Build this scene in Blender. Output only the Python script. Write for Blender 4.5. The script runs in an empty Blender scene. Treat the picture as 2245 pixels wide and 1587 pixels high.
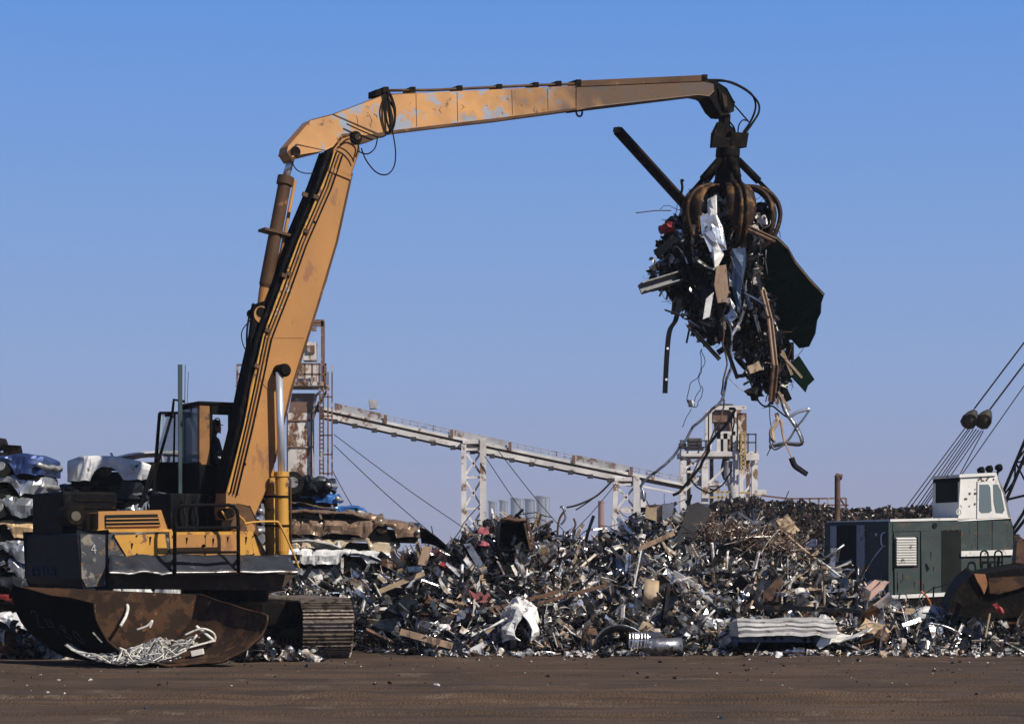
import bpy, math, random
import numpy as np
from mathutils import Vector, Matrix, noise
from mathutils.geometry import tessellate_polygon
R = math.radians
S = bpy.context.scene
COL = S.collection

# ------------------------------------------------------------------ camera, sky, sun, exposure
F, H0, HY, CX = 4720.0, 1.78, 1235.0, 1122.5      # focal length, eye height, horizon row, centre column of the 2245 px wide picture
cam = bpy.data.cameras.new('camera'); co = bpy.data.objects.new('camera', cam); COL.objects.link(co)
co.location = (0, 0, H0); co.rotation_euler = (R(90), 0, 0)
cam.sensor_width = 36; cam.lens = 36*F/2245; cam.shift_y = (HY-793.5)/2245
cam.clip_start = .5; cam.clip_end = 6000
S.camera = co
SUN_AZ, SUN_EL = 128, 40                           # azimuth clockwise from +Y
sd = Vector((math.sin(R(SUN_AZ))*math.cos(R(SUN_EL)), math.cos(R(SUN_AZ))*math.cos(R(SUN_EL)), math.sin(R(SUN_EL))))
w = bpy.data.worlds.new('World'); S.world = w; w.use_nodes = True
nt = w.node_tree; bg = nt.nodes['Background']; sky = nt.nodes.new('ShaderNodeTexSky')
sky.sky_type = 'NISHITA'; sky.sun_disc = False; sky.sun_elevation = R(SUN_EL); sky.sun_rotation = R(SUN_AZ)
sky.air_density = 1.0; sky.dust_density = .6; sky.ozone_density = 2.5; sky.altitude = 200
nt.links.new(sky.outputs[0], bg.inputs[0]); bg.inputs[1].default_value = .05
# a deep, slightly lavender late-afternoon gradient laid over it by elevation
tcw = nt.nodes.new('ShaderNodeTexCoord'); sep = nt.nodes.new('ShaderNodeSeparateXYZ'); nt.links.new(tcw.outputs['Generated'], sep.inputs[0])
rmp = nt.nodes.new('ShaderNodeValToRGB'); nt.links.new(sep.outputs[2], rmp.inputs[0]); cr = rmp.color_ramp
stops = [(0, (.31, .33, .50)), (.03, (.31, .345, .55)), (.09, (.26, .38, .67)), (.16, (.20, .36, .72)), (.25, (.125, .31, .76)), (.34, (.035, .09, .25)), (1, (.008, .02, .07))]
cr.elements[0].position, cr.elements[0].color = stops[0][0], (*stops[0][1], 1); cr.elements[1].position, cr.elements[1].color = stops[-1][0], (*stops[-1][1], 1)
for p_, c_ in stops[1:-1]: cr.elements.new(p_).color = (*c_, 1)
bg2 = nt.nodes.new('ShaderNodeBackground'); bg2.inputs[1].default_value = .97; nt.links.new(rmp.outputs[0], bg2.inputs[0]); mixw = nt.nodes.new('ShaderNodeMixShader'); mixw.inputs[0].default_value = .9
nt.links.new(bg.outputs[0], mixw.inputs[1]); nt.links.new(bg2.outputs[0], mixw.inputs[2]); nt.links.new(mixw.outputs[0], nt.nodes['World Output'].inputs[0])
sl = bpy.data.lights.new('sun', 'SUN'); sl.energy = 5.0; sl.angle = R(.5); sl.color = (1, .93, .82)
so = bpy.data.objects.new('sun', sl); COL.objects.link(so); so.rotation_euler = sd.to_track_quat('Z', 'Y').to_euler(); so.location = (30, -30, 60)
S.view_settings.view_transform = 'Standard'; S.view_settings.look = 'None'; S.view_settings.exposure = .08; S.view_settings.gamma = 1
S.render.resolution_x = 1024; S.render.resolution_y = 723

# ------------------------------------------------------------------ helpers
def at(px, py, Y): return Vector(((px-CX)*Y/F, Y, H0-(py-HY)*Y/F))
def hash01(s): return random.Random(s).random()
ORG = {}
class MB:
    def __init__(s): s.v = []; s.f = []
    def add(s, vs, fs):
        n = len(s.v); s.v += [Vector(v) for v in vs]; s.f += [tuple(i+n for i in f) for f in fs]; return s
    def hexa(s, c):                     # 8 corners: bottom ring 0-3, top ring 4-7
        return s.add(c, [(3,2,1,0),(4,5,6,7),(0,1,5,4),(1,2,6,5),(2,3,7,6),(3,0,4,7)])
    def box(s, c, d, M=None):
        x, y, z = d[0]/2, d[1]/2, d[2]/2
        vs = [Vector(p) for p in ((-x,-y,-z),(x,-y,-z),(x,y,-z),(-x,y,-z),(-x,-y,z),(x,-y,z),(x,y,z),(-x,y,z))]
        if M is not None: vs = [M @ v for v in vs]
        return s.hexa([v+Vector(c) for v in vs])
    def prism(s, a, off):               # polygon a (list of 3-D points) swept by a vector
        a = [Vector(p) for p in a]; n = len(a); b = [p+Vector(off) for p in a]
        tr = tessellate_polygon([a])
        nn = len(s.v); s.v += a+b
        s.f += [tuple(nn+i for i in t) for t in tr] + [tuple(nn+n+i for i in reversed(t)) for t in tr]
        s.f += [(nn+i, nn+(i+1) % n, nn+n+(i+1) % n, nn+n+i) for i in range(n)]
        return s
    def tube(s, pts, r, n=7, cap=True):
        pts = [Vector(p) for p in pts]; m = len(pts); rs = r if isinstance(r, (list, tuple)) else [r]*m
        base = len(s.v); prev = None
        for i, p in enumerate(pts):
            d = (pts[min(i+1, m-1)]-pts[max(i-1, 0)])
            if d.length < 1e-6: d = Vector((0, 0, 1))
            d.normalize()
            if prev is None: a = d.orthogonal().normalized()
            else:
                a = prev-d*prev.dot(d); a = a.normalized() if a.length > 1e-5 else d.orthogonal().normalized()
            prev = a; b = d.cross(a)
            for k in range(n):
                t = 2*math.pi*k/n; s.v.append(p+(a*math.cos(t)+b*math.sin(t))*rs[i])
        for i in range(m-1):
            for k in range(n):
                s.f.append((base+i*n+k, base+i*n+(k+1) % n, base+(i+1)*n+(k+1) % n, base+(i+1)*n+k))
        if cap: s.f.append(tuple(base+k for k in reversed(range(n)))); s.f.append(tuple(base+(m-1)*n+k for k in range(n)))
        return s
    def bar(s, p, q, wd, ht=None, up=(0, 0, 1)):   # rectangular bar
        p, q = Vector(p), Vector(q); d = (q-p).normalized(); ht = ht or wd
        a = d.cross(Vector(up))
        if a.length < 1e-3: a = d.orthogonal()
        a.normalize(); b = a.cross(d).normalized(); a = a*wd/2; b = b*ht/2
        return s.hexa([p-a-b, p+a-b, q+a-b, q-a-b, p-a+b, p+a+b, q+a+b, q-a+b])
    def prof(s, p, q, sec, up=(0, 0, 1)):           # open or closed section polygon swept p->q
        p, q = Vector(p), Vector(q); d = (q-p).normalized(); a = d.cross(Vector(up))
        if a.length < 1e-3: a = d.orthogonal()
        a.normalize(); b = a.cross(d).normalized()
        return s.prism([p+a*x+b*y for x, y in sec], q-p)
    def grid(s, P):                                  # P[i][j]
        n, m = len(P), len(P[0]); b = len(s.v)
        for r_ in P: s.v += [Vector(p) for p in r_]
        s.f += [(b+i*m+j, b+i*m+j+1, b+(i+1)*m+j+1, b+(i+1)*m+j) for i in range(n-1) for j in range(m-1)]
        return s
    def disp(s, amp, fr, seed=0):
        o = Vector((seed*7.3, seed*3.1, seed*1.7))
        s.v = [v+noise.noise_vector(v*fr+o)*amp for v in s.v]; return s
    def xf(s, M): s.v = [M @ v for v in s.v]; return s
    def join(s, o): return s.add(o.v, o.f)
    def mesh(s, name, mats, smooth=False):
        me = bpy.data.meshes.new(name); me.from_pydata([tuple(v) for v in s.v], [], s.f)
        for m in (mats if isinstance(mats, list) else [mats]): me.materials.append(m)
        if smooth: me.polygons.foreach_set('use_smooth', [True]*len(me.polygons))
        me.update(); return me
    def build(s, name, mat, parent=None, smooth=False, bevel=0, thick=0, label=None):
        r_ = parent
        while r_ is not None and r_.parent is not None: r_ = r_.parent
        org = ORG.get(r_.name, Vector()) if r_ is not None else None
        if org is None:                              # top-level mesh: origin at its base centre
            lo = Vector([min(v[i] for v in s.v) for i in range(3)]); hi = Vector([max(v[i] for v in s.v) for i in range(3)])
            org = Vector(((lo.x+hi.x)/2, (lo.y+hi.y)/2, lo.z))
            loc = org
        else: loc = Vector()
        s.v = [v-org for v in s.v]
        o = bpy.data.objects.new(name, s.mesh(name, mat, smooth)); COL.objects.link(o); o.location = loc
        if parent is not None: o.parent = parent
        if thick: md = o.modifiers.new('thick', 'SOLIDIFY'); md.thickness = thick; md.offset = 0
        if bevel: md = o.modifiers.new('bevel', 'BEVEL'); md.width = bevel; md.segments = 2; md.limit_method = 'ANGLE'; md.angle_limit = R(40)
        if smooth and not s.v == []:
            pass
        if label: o['label'] = label
        return o
def tag(o, label=None, cat=None, group=None, kind=None):
    if label: o['label'] = label
    if cat: o['category'] = cat
    if group: o['group'] = group
    if kind: o['kind'] = kind
    return o
def thing(name, label, cat, loc, group=None):
    o = bpy.data.objects.new(name, None); COL.objects.link(o); o.location = loc; o.empty_display_size = .3
    tag(o, label, cat, group); ORG[o.name] = Vector(loc); return o
class Frame:                                         # a machine's own axes: u ahead, v towards its right-hand side, z up
    def __init__(s, X, Y, deg):
        s.o = Vector((X, Y, 0)); s.h = Vector((math.cos(R(deg)), math.sin(R(deg)), 0)); s.n = Vector((math.sin(R(deg)), -math.cos(R(deg)), 0))
    def P(s, px, py, v):                             # the point of the upright plane v = const seen at a pixel
        a = (px-CX)/F; Y = (v+s.o.dot(s.n))/(a*s.n.x+s.n.y); return at(px, py, Y)
    def w(s, u, v, z): return s.o+s.h*u+s.n*v+Vector((0, 0, z))
    def u(s, px, v): return (s.P(px, HY, v)-s.o).dot(s.h)
    def z(s, px, py, v): return s.P(px, py, v).z
    def poly(s, mb, pts, v1, v0): return mb.prism([s.P(x, y, v1) for x, y in pts], s.n*(v0-v1))
    def box(s, mb, u0, u1, v0, v1, z0, z1):
        return mb.hexa([s.w(u0,v0,z0), s.w(u0,v1,z0), s.w(u1,v1,z0), s.w(u1,v0,z0), s.w(u0,v0,z1), s.w(u0,v1,z1), s.w(u1,v1,z1), s.w(u1,v0,z1)])
def spline(pts, n=6):
    pts = [Vector(p) for p in pts]; out = []
    for i in range(len(pts)-1):
        p0, p1, p2, p3 = pts[max(i-1, 0)], pts[i], pts[i+1], pts[min(i+2, len(pts)-1)]
        for k in range(n):
            t = k/n; out.append(.5*((2*p1)+(p2-p0)*t+(2*p0-5*p1+4*p2-p3)*t*t+(3*p1-p0-3*p2+p3)*t**3))
    return out+[pts[-1]]

# ------------------------------------------------------------------ materials
def pm(name, col, rough=.55, metal=0., col2=None, amt=.5, scale=3., bump=.15, bs=12., var=.25, col3=None, amt3=.3, sc3=9., streak=1.):
    m = bpy.data.materials.new(name); m.use_nodes = True; t = m.node_tree; L = t.links.new; N = t.nodes.new
    b = t.nodes['Principled BSDF']; tc = N('ShaderNodeTexCoord'); mp = N('ShaderNodeMapping'); L(tc.outputs['Object'], mp.inputs[0])
    mp.inputs['Scale'].default_value = (1, 1, 1/streak)
    n1 = N('ShaderNodeTexNoise'); n1.inputs['Scale'].default_value = scale*.7; n1.inputs['Detail'].default_value = 8; L(mp.outputs[0], n1.inputs[0])
    mx = N('ShaderNodeMix'); mx.data_type = 'RGBA'
    r1 = N('ShaderNodeMapRange'); r1.inputs[1].default_value = .3; r1.inputs[2].default_value = .7; L(n1.outputs[0], r1.inputs[0]); L(r1.outputs[0], mx.inputs[0])
    mx.inputs[6].default_value = tuple(c*(1-var) for c in col)+(1,); mx.inputs[7].default_value = tuple(min(1, c*(1+var)) for c in col)+(1,)
    out = mx.outputs[2]
    for c2, a, sc in ((col2, amt, scale), (col3, amt3, sc3)):
        if c2 is None: continue
        n2 = N('ShaderNodeTexNoise'); n2.inputs['Scale'].default_value = sc; n2.inputs['Detail'].default_value = 10; n2.inputs['Roughness'].default_value = .68; L(mp.outputs[0], n2.inputs[0])
        r2 = N('ShaderNodeMapRange'); th = .72-.44*a; r2.inputs[1].default_value = th-.025; r2.inputs[2].default_value = th+.025; L(n2.outputs[0], r2.inputs[0])
        m2 = N('ShaderNodeMix'); m2.data_type = 'RGBA'; L(r2.outputs[0], m2.inputs[0]); L(out, m2.inputs[6]); m2.inputs[7].default_value = tuple(c2)+(1,); out = m2.outputs[2]
    L(out, b.inputs['Base Color']); b.inputs['Metallic'].default_value = metal; b.inputs['Roughness'].default_value = rough
    b.inputs['Specular IOR Level'].default_value = .04 if max(col) < .03 else .15 if max(col) < .09 else .4
    nr = N('ShaderNodeMapRange'); nr.inputs[3].default_value = max(.05, rough-.12); nr.inputs[4].default_value = min(1, rough+.15); L(n1.outputs[0], nr.inputs[0]); L(nr.outputs[0], b.inputs['Roughness'])
    if bump:
        nb = N('ShaderNodeTexNoise'); nb.inputs['Scale'].default_value = bs; nb.inputs['Detail'].default_value = 5; L(tc.outputs['Object'], nb.inputs[0])
        bp = N('ShaderNodeBump'); bp.inputs['Strength'].default_value = bump; bp.inputs['Distance'].default_value = .05; L(nb.outputs[0], bp.inputs['Height']); L(bp.outputs[0], b.inputs['Normal'])
    return m
def glassmat(name, col, alpha):
    m = bpy.data.materials.new(name); m.use_nodes = True; t = m.node_tree
    b = t.nodes['Principled BSDF']; b.inputs['Base Color'].default_value = (*col, 1); b.inputs['Roughness'].default_value = .08; b.inputs['Alpha'].default_value = alpha
    return m
RUST = (.13, .055, .022)
M = dict(
    boom=pm('ochre_paint', (.37, .172, .046), .6, col2=(.25, .11, .045), amt=.27, scale=1.5, bump=.08, var=.16, col3=(.09, .045, .025), amt3=.14, sc3=13, streak=2.2),
    stick=pm('worn_ochre_paint', (.50, .25, .085), .55, col2=(.27, .30, .36), amt=.36, scale=2.4, bump=.08, var=.16, col3=(.14, .07, .035), amt3=.2, sc3=5),
    stickend=pm('grimy_brown_paint', (.085, .045, .024), .55, col2=(.24, .12, .05), amt=.22, scale=3, bump=.1, var=.3),
    yellow=pm('yellow_paint', (.50, .255, .04), .5, col2=(.15, .07, .03), amt=.3, scale=4, bump=.08, var=.12, col3=(.06, .045, .035), amt3=.14, sc3=11),
    chrome=pm('polished_rod', (.62, .66, .74), .32, .55, bump=0, var=.05),
    black=pm('black_paint', (.005, .005, .006), .6, col2=(.016, .014, .012), amt=.3, scale=5, bump=.1),
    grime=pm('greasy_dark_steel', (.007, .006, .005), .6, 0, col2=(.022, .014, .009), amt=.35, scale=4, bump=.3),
    charcoal=pm('scratched_charcoal_paint', (.012, .015, .021), .5, col2=(.07, .07, .075), amt=.10, scale=6, bump=.1, col3=(.07, .045, .025), amt3=.14, sc3=3),
    scratch=pm('scratched_grey_plate', (.055, .058, .068), .5, .0, col2=(.22, .20, .17), amt=.34, scale=5, bump=.1, col3=(.22, .13, .05), amt3=.3, sc3=4),
    bare=pm('bare_worn_edge', (.45, .44, .42), .4, .5, col2=(.12, .07, .04), amt=.3, scale=7, bump=.1),
    grapple=pm('rusty_grapple_steel', (.035, .021, .014), .55, .1, col2=(.17, .09, .035), amt=.38, scale=4, bump=.25, var=.35),
    grapdark=pm('oily_grapple_steel', (.006, .005, .0045), .5, .0, col2=(.016, .011, .008), amt=.35, scale=5, bump=.2),
    shoe=pm('dusty_track_steel', (.16, .125, .10), .42, .3, col2=(.045, .035, .03), amt=.4, scale=6, bump=.3),
    stickend2=pm('dark_ochre_pillar', (.22, .10, .03), .6, col2=(.06, .035, .02), amt=.3, scale=5, bump=.05),  # darker ochre with brown patches for one cab pillar
    rubber=pm('black_rubber', (.012, .012, .012), .6, bump=.05),
    trough_out=pm('dark_tank_skin', (.0035, .003, .003), .9, 0, col2=(.008, .006, .005), amt=.35, scale=3, bump=.25, bs=6),
    trough_in=pm('rusty_tank_skin', (.082, .042, .022), .75, .0, col2=(.034, .020, .013), amt=.52, scale=2.5, bump=.3, bs=6, col3=(.25, .11, .05), amt3=.14, sc3=6),
    galv=pm('pale_cable', (.46, .45, .42), .5, .3, col2=(.16, .14, .12), amt=.35, scale=9, bump=0),
    chalk=pm('chalk_marks', (.07, .07, .08), .8, bump=0, col2=(.02, .02, .02), amt=.4, scale=22),
    pwhite=pm('rust_streaked_white_paint', (.62, .58, .53), .55, col2=RUST, amt=.47, scale=.9, bump=.1, bs=3, streak=1.6, col3=(.30, .17, .09), amt3=.35, sc3=2.2),
    pwhite2=pm('chalky_white_steel', (.62, .59, .56), .6, col2=(.22, .13, .08), amt=.32, scale=1.3, bump=.05),
    prust=pm('dull_rusty_steel', (.16, .09, .06), .6, col2=(.42, .36, .32), amt=.3, scale=1.5, bump=.05),
    pgrey=pm('grey_wire_panel', (.34, .34, .36), .6, col2=(.16, .10, .08), amt=.36, scale=2.3, bump=.05),
    pdark=pm('dark_plant_steel', (.05, .045, .045), .6, col2=(.12, .08, .06), amt=.3, scale=2, bump=.05),
    pyel=pm('faded_yellow_rail', (.5, .35, .12), .6, col2=RUST, amt=.3, scale=2, bump=0),
    silo=pm('pale_silo', (.24, .26, .30), .6, bump=0, var=.05, scale=.2),
    brickst=pm('brown_chimney', (.28, .16, .12), .7, bump=0, var=.1, scale=.3),
    wire=pm('dark_wire', (.04, .035, .03), .6, .2, bump=0),
    green=pm('crane_green_paint', (.044, .060, .058), .6, col2=(.11, .065, .045), amt=.24, scale=4.5, bump=.05, var=.16, col3=(.09, .12, .11), amt3=.12, sc3=2),
    greendk=pm('crane_dark_opening', (.014, .016, .015), .7, bump=0),
    cwhite=pm('crane_white_paint', (.66, .65, .62), .5, col2=(.13, .08, .05), amt=.2, scale=4.2, bump=.05, var=.07),
    exh=pm('rusty_exhaust', (.10, .05, .03), .65, col2=(.06, .03, .02), amt=.4, scale=5, bump=.2),
    glass=glassmat('dusty_glass', (.28, .36, .38), .38), dglass=glassmat('dark_glass', (.10, .15, .17), .75),
    skin=pm('tanned_skin', (.32, .18, .12), .6, bump=0, var=.05), shirt=pm('dark_work_shirt', (.05, .06, .09), .8, bump=.1), hair=pm('dark_cap', (.02, .02, .022), .8, bump=.1),
    tyre=pm('old_tyre', (.018, .017, .016), .75, bump=.2),
)

# ------------------------------------------------------------------ ground
def ground_h(x, y):
    z = .025*noise.noise(Vector((x*.35, y*.6, 3)))+.014*noise.noise(Vector((x*1.4, y*2.5, 7)))+.007*noise.noise(Vector((x*3.1+y, y*4.3-x*.6, 1)))
    for yc, sl_, d, wd, s in ((28.1, .022, .085, .17, 1), (27.2, .016, .05, .13, 2), (30.6, .03, .03, .22, 3), (33.6, -.012, .035, .25, 4), (25.2, -.012, .04, .14, 5)):
        yy = yc+sl_*x+.18*noise.noise(Vector((x*.3, s*9, 0))); q = (y-yy)/wd
        if abs(q) < 4: z += 1.7*d*(-math.exp(-q*q)+.8*math.exp(-(q-1.8)**2)+.5*math.exp(-(q+1.8)**2))*(.65+.6*noise.noise(Vector((x*1.1, s*5, 2))))
    return z*(1 if 15 < y < 60 and abs(x) < 30 else .6)
def axis(lo, hi, step, out):
    a = list(np.arange(lo, hi, step)); d = step; x = hi
    while x < out[1]: a.append(x); d *= 1.5; x += d
    a.append(out[1]); d = step; x = lo; pre = []
    while x > out[0]: d *= 1.5; x -= d; pre.append(max(x, out[0]))
    return pre[::-1]+a
xs = axis(-13, 13, .07, (-1000, 1000)); ys = axis(22.5, 42, .055, (-60, 1900))
g = MB(); g.v = [(x, y, ground_h(x, y)) for y in ys for x in xs]; nx_ = len(xs)
g.f = [(j*nx_+i, j*nx_+i+1, (j+1)*nx_+i+1, (j+1)*nx_+i) for j in range(len(ys)-1) for i in range(nx_-1)]
gm = pm('dry_brown_dirt', (.100, .062, .038), .9, bump=1.0, bs=30, var=.3, scale=.8, col2=(.150, .108, .076), amt=.25, sc3=36, col3=(.048, .030, .020), amt3=.30)
def streaks(m):                      # damp and dry bands left by machines driving to and fro
    t = m.node_tree; b = t.nodes['Principled BSDF']; src = b.inputs['Base Color'].links[0].from_socket; tc_ = [n for n in t.nodes if n.type == 'TEX_COORD'][0]
    mp = t.nodes.new('ShaderNodeMapping'); mp.inputs['Scale'].default_value = (.10, 1.5, 1); t.links.new(tc_.outputs['Object'], mp.inputs[0])
    nz = t.nodes.new('ShaderNodeTexNoise'); nz.inputs['Scale'].default_value = 1.6; nz.inputs['Detail'].default_value = 9; nz.inputs['Roughness'].default_value = .65; t.links.new(mp.outputs[0], nz.inputs[0])
    mr = t.nodes.new('ShaderNodeMapRange'); mr.inputs[1].default_value = .42; mr.inputs[2].default_value = .60; mr.inputs[4].default_value = .75; t.links.new(nz.outputs[0], mr.inputs[0])
    mx = t.nodes.new('ShaderNodeMix'); mx.data_type = 'RGBA'; mx.blend_type = 'MULTIPLY'; mx.inputs[7].default_value = (.42, .38, .34, 1); t.links.new(mr.outputs[0], mx.inputs[0]); t.links.new(src, mx.inputs[6]); t.links.new(mx.outputs[2], b.inputs['Base Color'])
streaks(gm)
go = bpy.data.objects.new('ground', g.mesh('ground', gm, True)); COL.objects.link(go); tag(go, kind='structure')

# ------------------------------------------------------------------ the material handler
E = Frame(-5.6, 42.0, 30)
ex = thing('material_handler', 'large ochre yellow tracked scrap handler with a long boom holding a loaded grapple', 'excavator', tuple(E.o))
def hb(pts, v, r, name='hose', parent=None, m='rubber', n=6, sm=True): return MB().tube(spline([E.P(x, y, v) for x, y in pts], 6), r, n).build(name, M[m], parent or ex, sm)

# tracks (their own heading: towards the camera and a little right)
tdir = Vector((.27, -.96, 0)).normalized(); tn = Vector((-tdir.y, tdir.x, 0))   # tn points to picture right
def track(center):
    L, Ht, W = 4.7, 1.12, .96; r = Ht/2
    def loop(rr, n=46):
        st = L-2*r; per = 2*st+2*math.pi*r; out = []
        for i in range(n):
            s = per*i/n
            if s < st: p = (-st/2+s, r+rr); tg = (1, 0)
            elif s < st+math.pi*r: a = (s-st)/r; p = (st/2+math.sin(a)*rr, r+math.cos(a)*rr); tg = (math.cos(a), -math.sin(a))
            elif s < 2*st+math.pi*r: q = s-st-math.pi*r; p = (st/2-q, r-rr); tg = (-1, 0)
            else: a = (s-2*st-math.pi*r)/r; p = (-st/2-math.sin(a)*rr, r-math.cos(a)*rr); tg = (-math.cos(a), math.sin(a))
            out.append((p, tg))
        return out
    def P3(u, v, z): return center+tdir*u+tn*v+Vector((0, 0, z))
    sh = MB(); rng = random.Random(4)
    for (p, tg) in loop(r-.04):
        nrm = Vector((-tg[1], tg[0])); tgv = Vector(tg); c = Vector(p); j = rng.uniform(-.012, .012)
        def corner(a, b, v): q = c+tgv*a+nrm*b; return P3(q.x, v+j, q.y)
        hw = .5*W
        sh.hexa([corner(-.108, -.03, -hw), corner(-.108, -.03, hw), corner(.100, -.03, hw), corner(.100, -.03, -hw), corner(-.108, .0, -hw), corner(-.108, .0, hw), corner(.100, .0, hw), corner(.100, .0, -hw)])
        for g_ in (-.07, .0, .07):
            sh.hexa([corner(g_-.014, .0, -hw), corner(g_-.014, .0, hw), corner(g_+.014, .0, hw), corner(g_+.014, .0, -hw), corner(g_-.009, .05, -hw), corner(g_-.009, .05, hw), corner(g_+.009, .05, hw), corner(g_+.009, .05, -hw)])
    tr = sh.build('track', M['shoe'], ex)
    MB().box((0, 0, 0), (L-1.1, .42, .5)).xf(Matrix.Translation(center+Vector((0, 0, .56))) @ Matrix(((tdir.x, tn.x, 0, 0), (tdir.y, tn.y, 0, 0), (0, 0, 1, 0), (0, 0, 0, 1)))).build('track_frame', M['grime'], tr, bevel=.03)
    for sgn, nm in ((1, 'idler_wheel'), (-1, 'drive_sprocket')):
        c = P3(sgn*(L/2-r), 0, r); MB().tube([c-tn*.12, c+tn*.12], r-.12, 24).build(nm, M['grime'], tr)
    for k in range(7):
        c = P3(-1.5+k*.5, 0, .2); MB().tube([c-tn*.3, c+tn*.3], .12, 14).build('track_roller', M['grime'], tr)
tc = at(720, HY, 40.25); tc.z = .0; c_r = tc-tdir*2.3; track(c_r); c_l = c_r-tn*2.75; track(c_l)
cm = (c_r+c_l)/2
uf = MB().box((cm.x, cm.y, .82), (2.3, 2.3, .45), Matrix.Rotation(R(-20), 3, 'Z')); uf.tube([c_l+Vector((0, 0, .75)), c_r+Vector((0, 0, .75))], .25, 10)
uf.build('car_body_frame', M['grime'], ex, bevel=.04)
MB().tube([(E.o.x, E.o.y, 1.0), (E.o.x, E.o.y, 1.42)], .85, 32).build('turntable', M['grime'], ex)

# upper deck
def EP(name, pts, v1, v0, m, parent=None, bevel=.02, label=None):
    mb = MB(); E.poly(mb, pts, v1, v0); return mb.build(name, M[m], parent or ex, bevel=bevel, label=label)
cw = EP('counterweight', [(175, 1168), (235, 1168), (235, 1288), (188, 1290), (176, 1268)], 1.6, -1.6, 'charcoal', bevel=.06)
EP('side_plate', [(177, 1171), (231, 1171), (231, 1284), (190, 1286), (179, 1266)], 1.625, 1.6, 'scratch', cw, .005)
u_r = E.u(176, 1.6)
f4 = MB()      # the painted figure on the counterweight side and the worn marks on its rear face
f4.bar(E.P(200, 1206, 1.63), E.P(207, 1193, 1.63), .03, .012); f4.bar(E.P(200, 1206, 1.63), E.P(211, 1206, 1.63), .03, .012); f4.bar(E.P(207, 1193, 1.63), E.P(208, 1213, 1.63), .03, .012)
f4.build('figure_four', M['pwhite2'], cw)
f5 = MB(); zr = 1.55
for i, v in enumerate(np.arange(-1.2, .2, .17)):
    if i in (3, 6): continue
    a = E.w(u_r+.005-.02, v, zr); f5.bar(a, a+Vector((0, 0, .17)), .025, .012)
    if i % 2: f5.bar(a+Vector((0, 0, .15)), E.w(u_r-.015, v+.15, zr+.02), .025, .012)
f5.build('worn_lettering', pm('faded_blue_lettering', (.06, .12, .2), .7, bump=0, col2=(.02, .02, .03), amt=.45, scale=16), cw)
e = MB(); E.box(e, u_r+.08, u_r+1.15, -1.5, .35, 2.3, E.z(176, 1078, 0)); eb = e.build('engine_housing', M['black'], ex, bevel=.05)
for k in range(5):
    q = MB(); E.box(q, u_r+.3, u_r+1.1, .352, .37, 2.42+k*.13, 2.47+k*.13); q.build('cooling_slat', M['grime'], eb)
c = E.P(165, 1131, .8); MB().tube([c-E.n*.5, c, c+E.n*.03], [.2, .2, .16], 24).build('air_filter', M['grime'], ex); MB().tube([c+E.n*.02, c+E.n*.05], .09, 20).build('air_filter_cap', pm('drab_metal', (.10, .085, .06), .5, .3), ex)
for vv, px in ((.7, 190), (.6, 212)):
    c = E.P(px, 1165, vv); MB().tube([c-Vector((0, 0, .2)), c+Vector((0, 0, .33))], .07, 12).build('engine_pipe', M['grime'], ex)
# main deck body (in shade below the boxes)
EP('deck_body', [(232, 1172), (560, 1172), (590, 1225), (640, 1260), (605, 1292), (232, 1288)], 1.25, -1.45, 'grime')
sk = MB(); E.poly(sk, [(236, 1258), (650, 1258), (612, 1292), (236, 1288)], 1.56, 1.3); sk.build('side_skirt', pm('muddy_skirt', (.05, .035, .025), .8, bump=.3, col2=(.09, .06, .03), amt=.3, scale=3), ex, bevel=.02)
# catwalk: a plate sloping down and outwards, with a bare bent lip
wk = MB(); P_ = E.P
a0, a1, b0, b1 = P_(240, 1216, 1.55), P_(634, 1218, 1.55), P_(238, 1256, 1.95), P_(652, 1254, 1.95)
rows = []
for i in range(41):
    t = i/40; r_ = []
    for j in range(7):
        s = j/6; p = (a0.lerp(a1, t)).lerp(b0.lerp(b1, t), s); d = .03*noise.noise(p*2.2)+(.05*noise.noise(p*5) if t < .28 else .01*noise.noise(p*5)); r_.append(p+Vector((0, 0, d))+E.n*d)
    rows.append(r_)
wk.grid(rows); ctw = wk.build('catwalk', pm('scuffed_deck_plate', (.028, .032, .042), .5, col2=(.12, .12, .125), amt=.2, scale=5, bump=.2, col3=(.12, .07, .04), amt3=.15, sc3=3), ex, True, thick=.02)
MB().tube([r_[-1]+E.n*.02 for r_ in rows], .018, 5).build('catwalk_lip', M['bare'], ctw)
# yellow boxes
bx1 = EP('toolbox', [(238, 1170), (372, 1169), (375, 1220), (238, 1221)], 1.5, .3, 'scratch', bevel=.03)
EP('toolbox_door', [(249, 1172), (361, 1171), (366, 1198), (371, 1218), (279, 1220)], 1.53, 1.5, 'yellow', bx1, .02)
bx2 = EP('side_locker', [(374, 1169), (552, 1167), (573, 1220), (378, 1221)], 1.52, .3, 'yellow', bevel=.025)
for p0, p1 in ((384, 448), (452, 520), (524, 549)):
    EP('locker_door', [(p0, 1173), (p1, 1172), (p1+ (8 if p1 > 540 else 0), 1214), (p0, 1216)], 1.535, 1.52, 'boom' if p0 < 500 else 'yellow', bx2, .008)
c = P_(446, 1196, 1.54); MB().tube([c, c+E.n*.03], .03, 10).build('locker_latch', M['grime'], bx2)
for x in (250, 300, 366, 380, 450, 520, 556):
    for y in (1174, 1214):
        if 250 <= x < 280 and y > 1200: continue
        c = P_(x, y, 1.54); MB().tube([c, c+E.n*.015], .016, 6).build('bolt', M['grime'], bx2)
for x, y, l_ in ((330, 1176, 30), (410, 1178, 24), (468, 1180, 30), (500, 1176, 22), (540, 1176, 30), (290, 1190, 22)):
    a_ = P_(x, y, 1.542); MB().tube([a_, a_-Vector((.01, 0, l_/118*.6))], [.02, .005], 5).build('oil_run', M['grime'], bx2)
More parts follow.
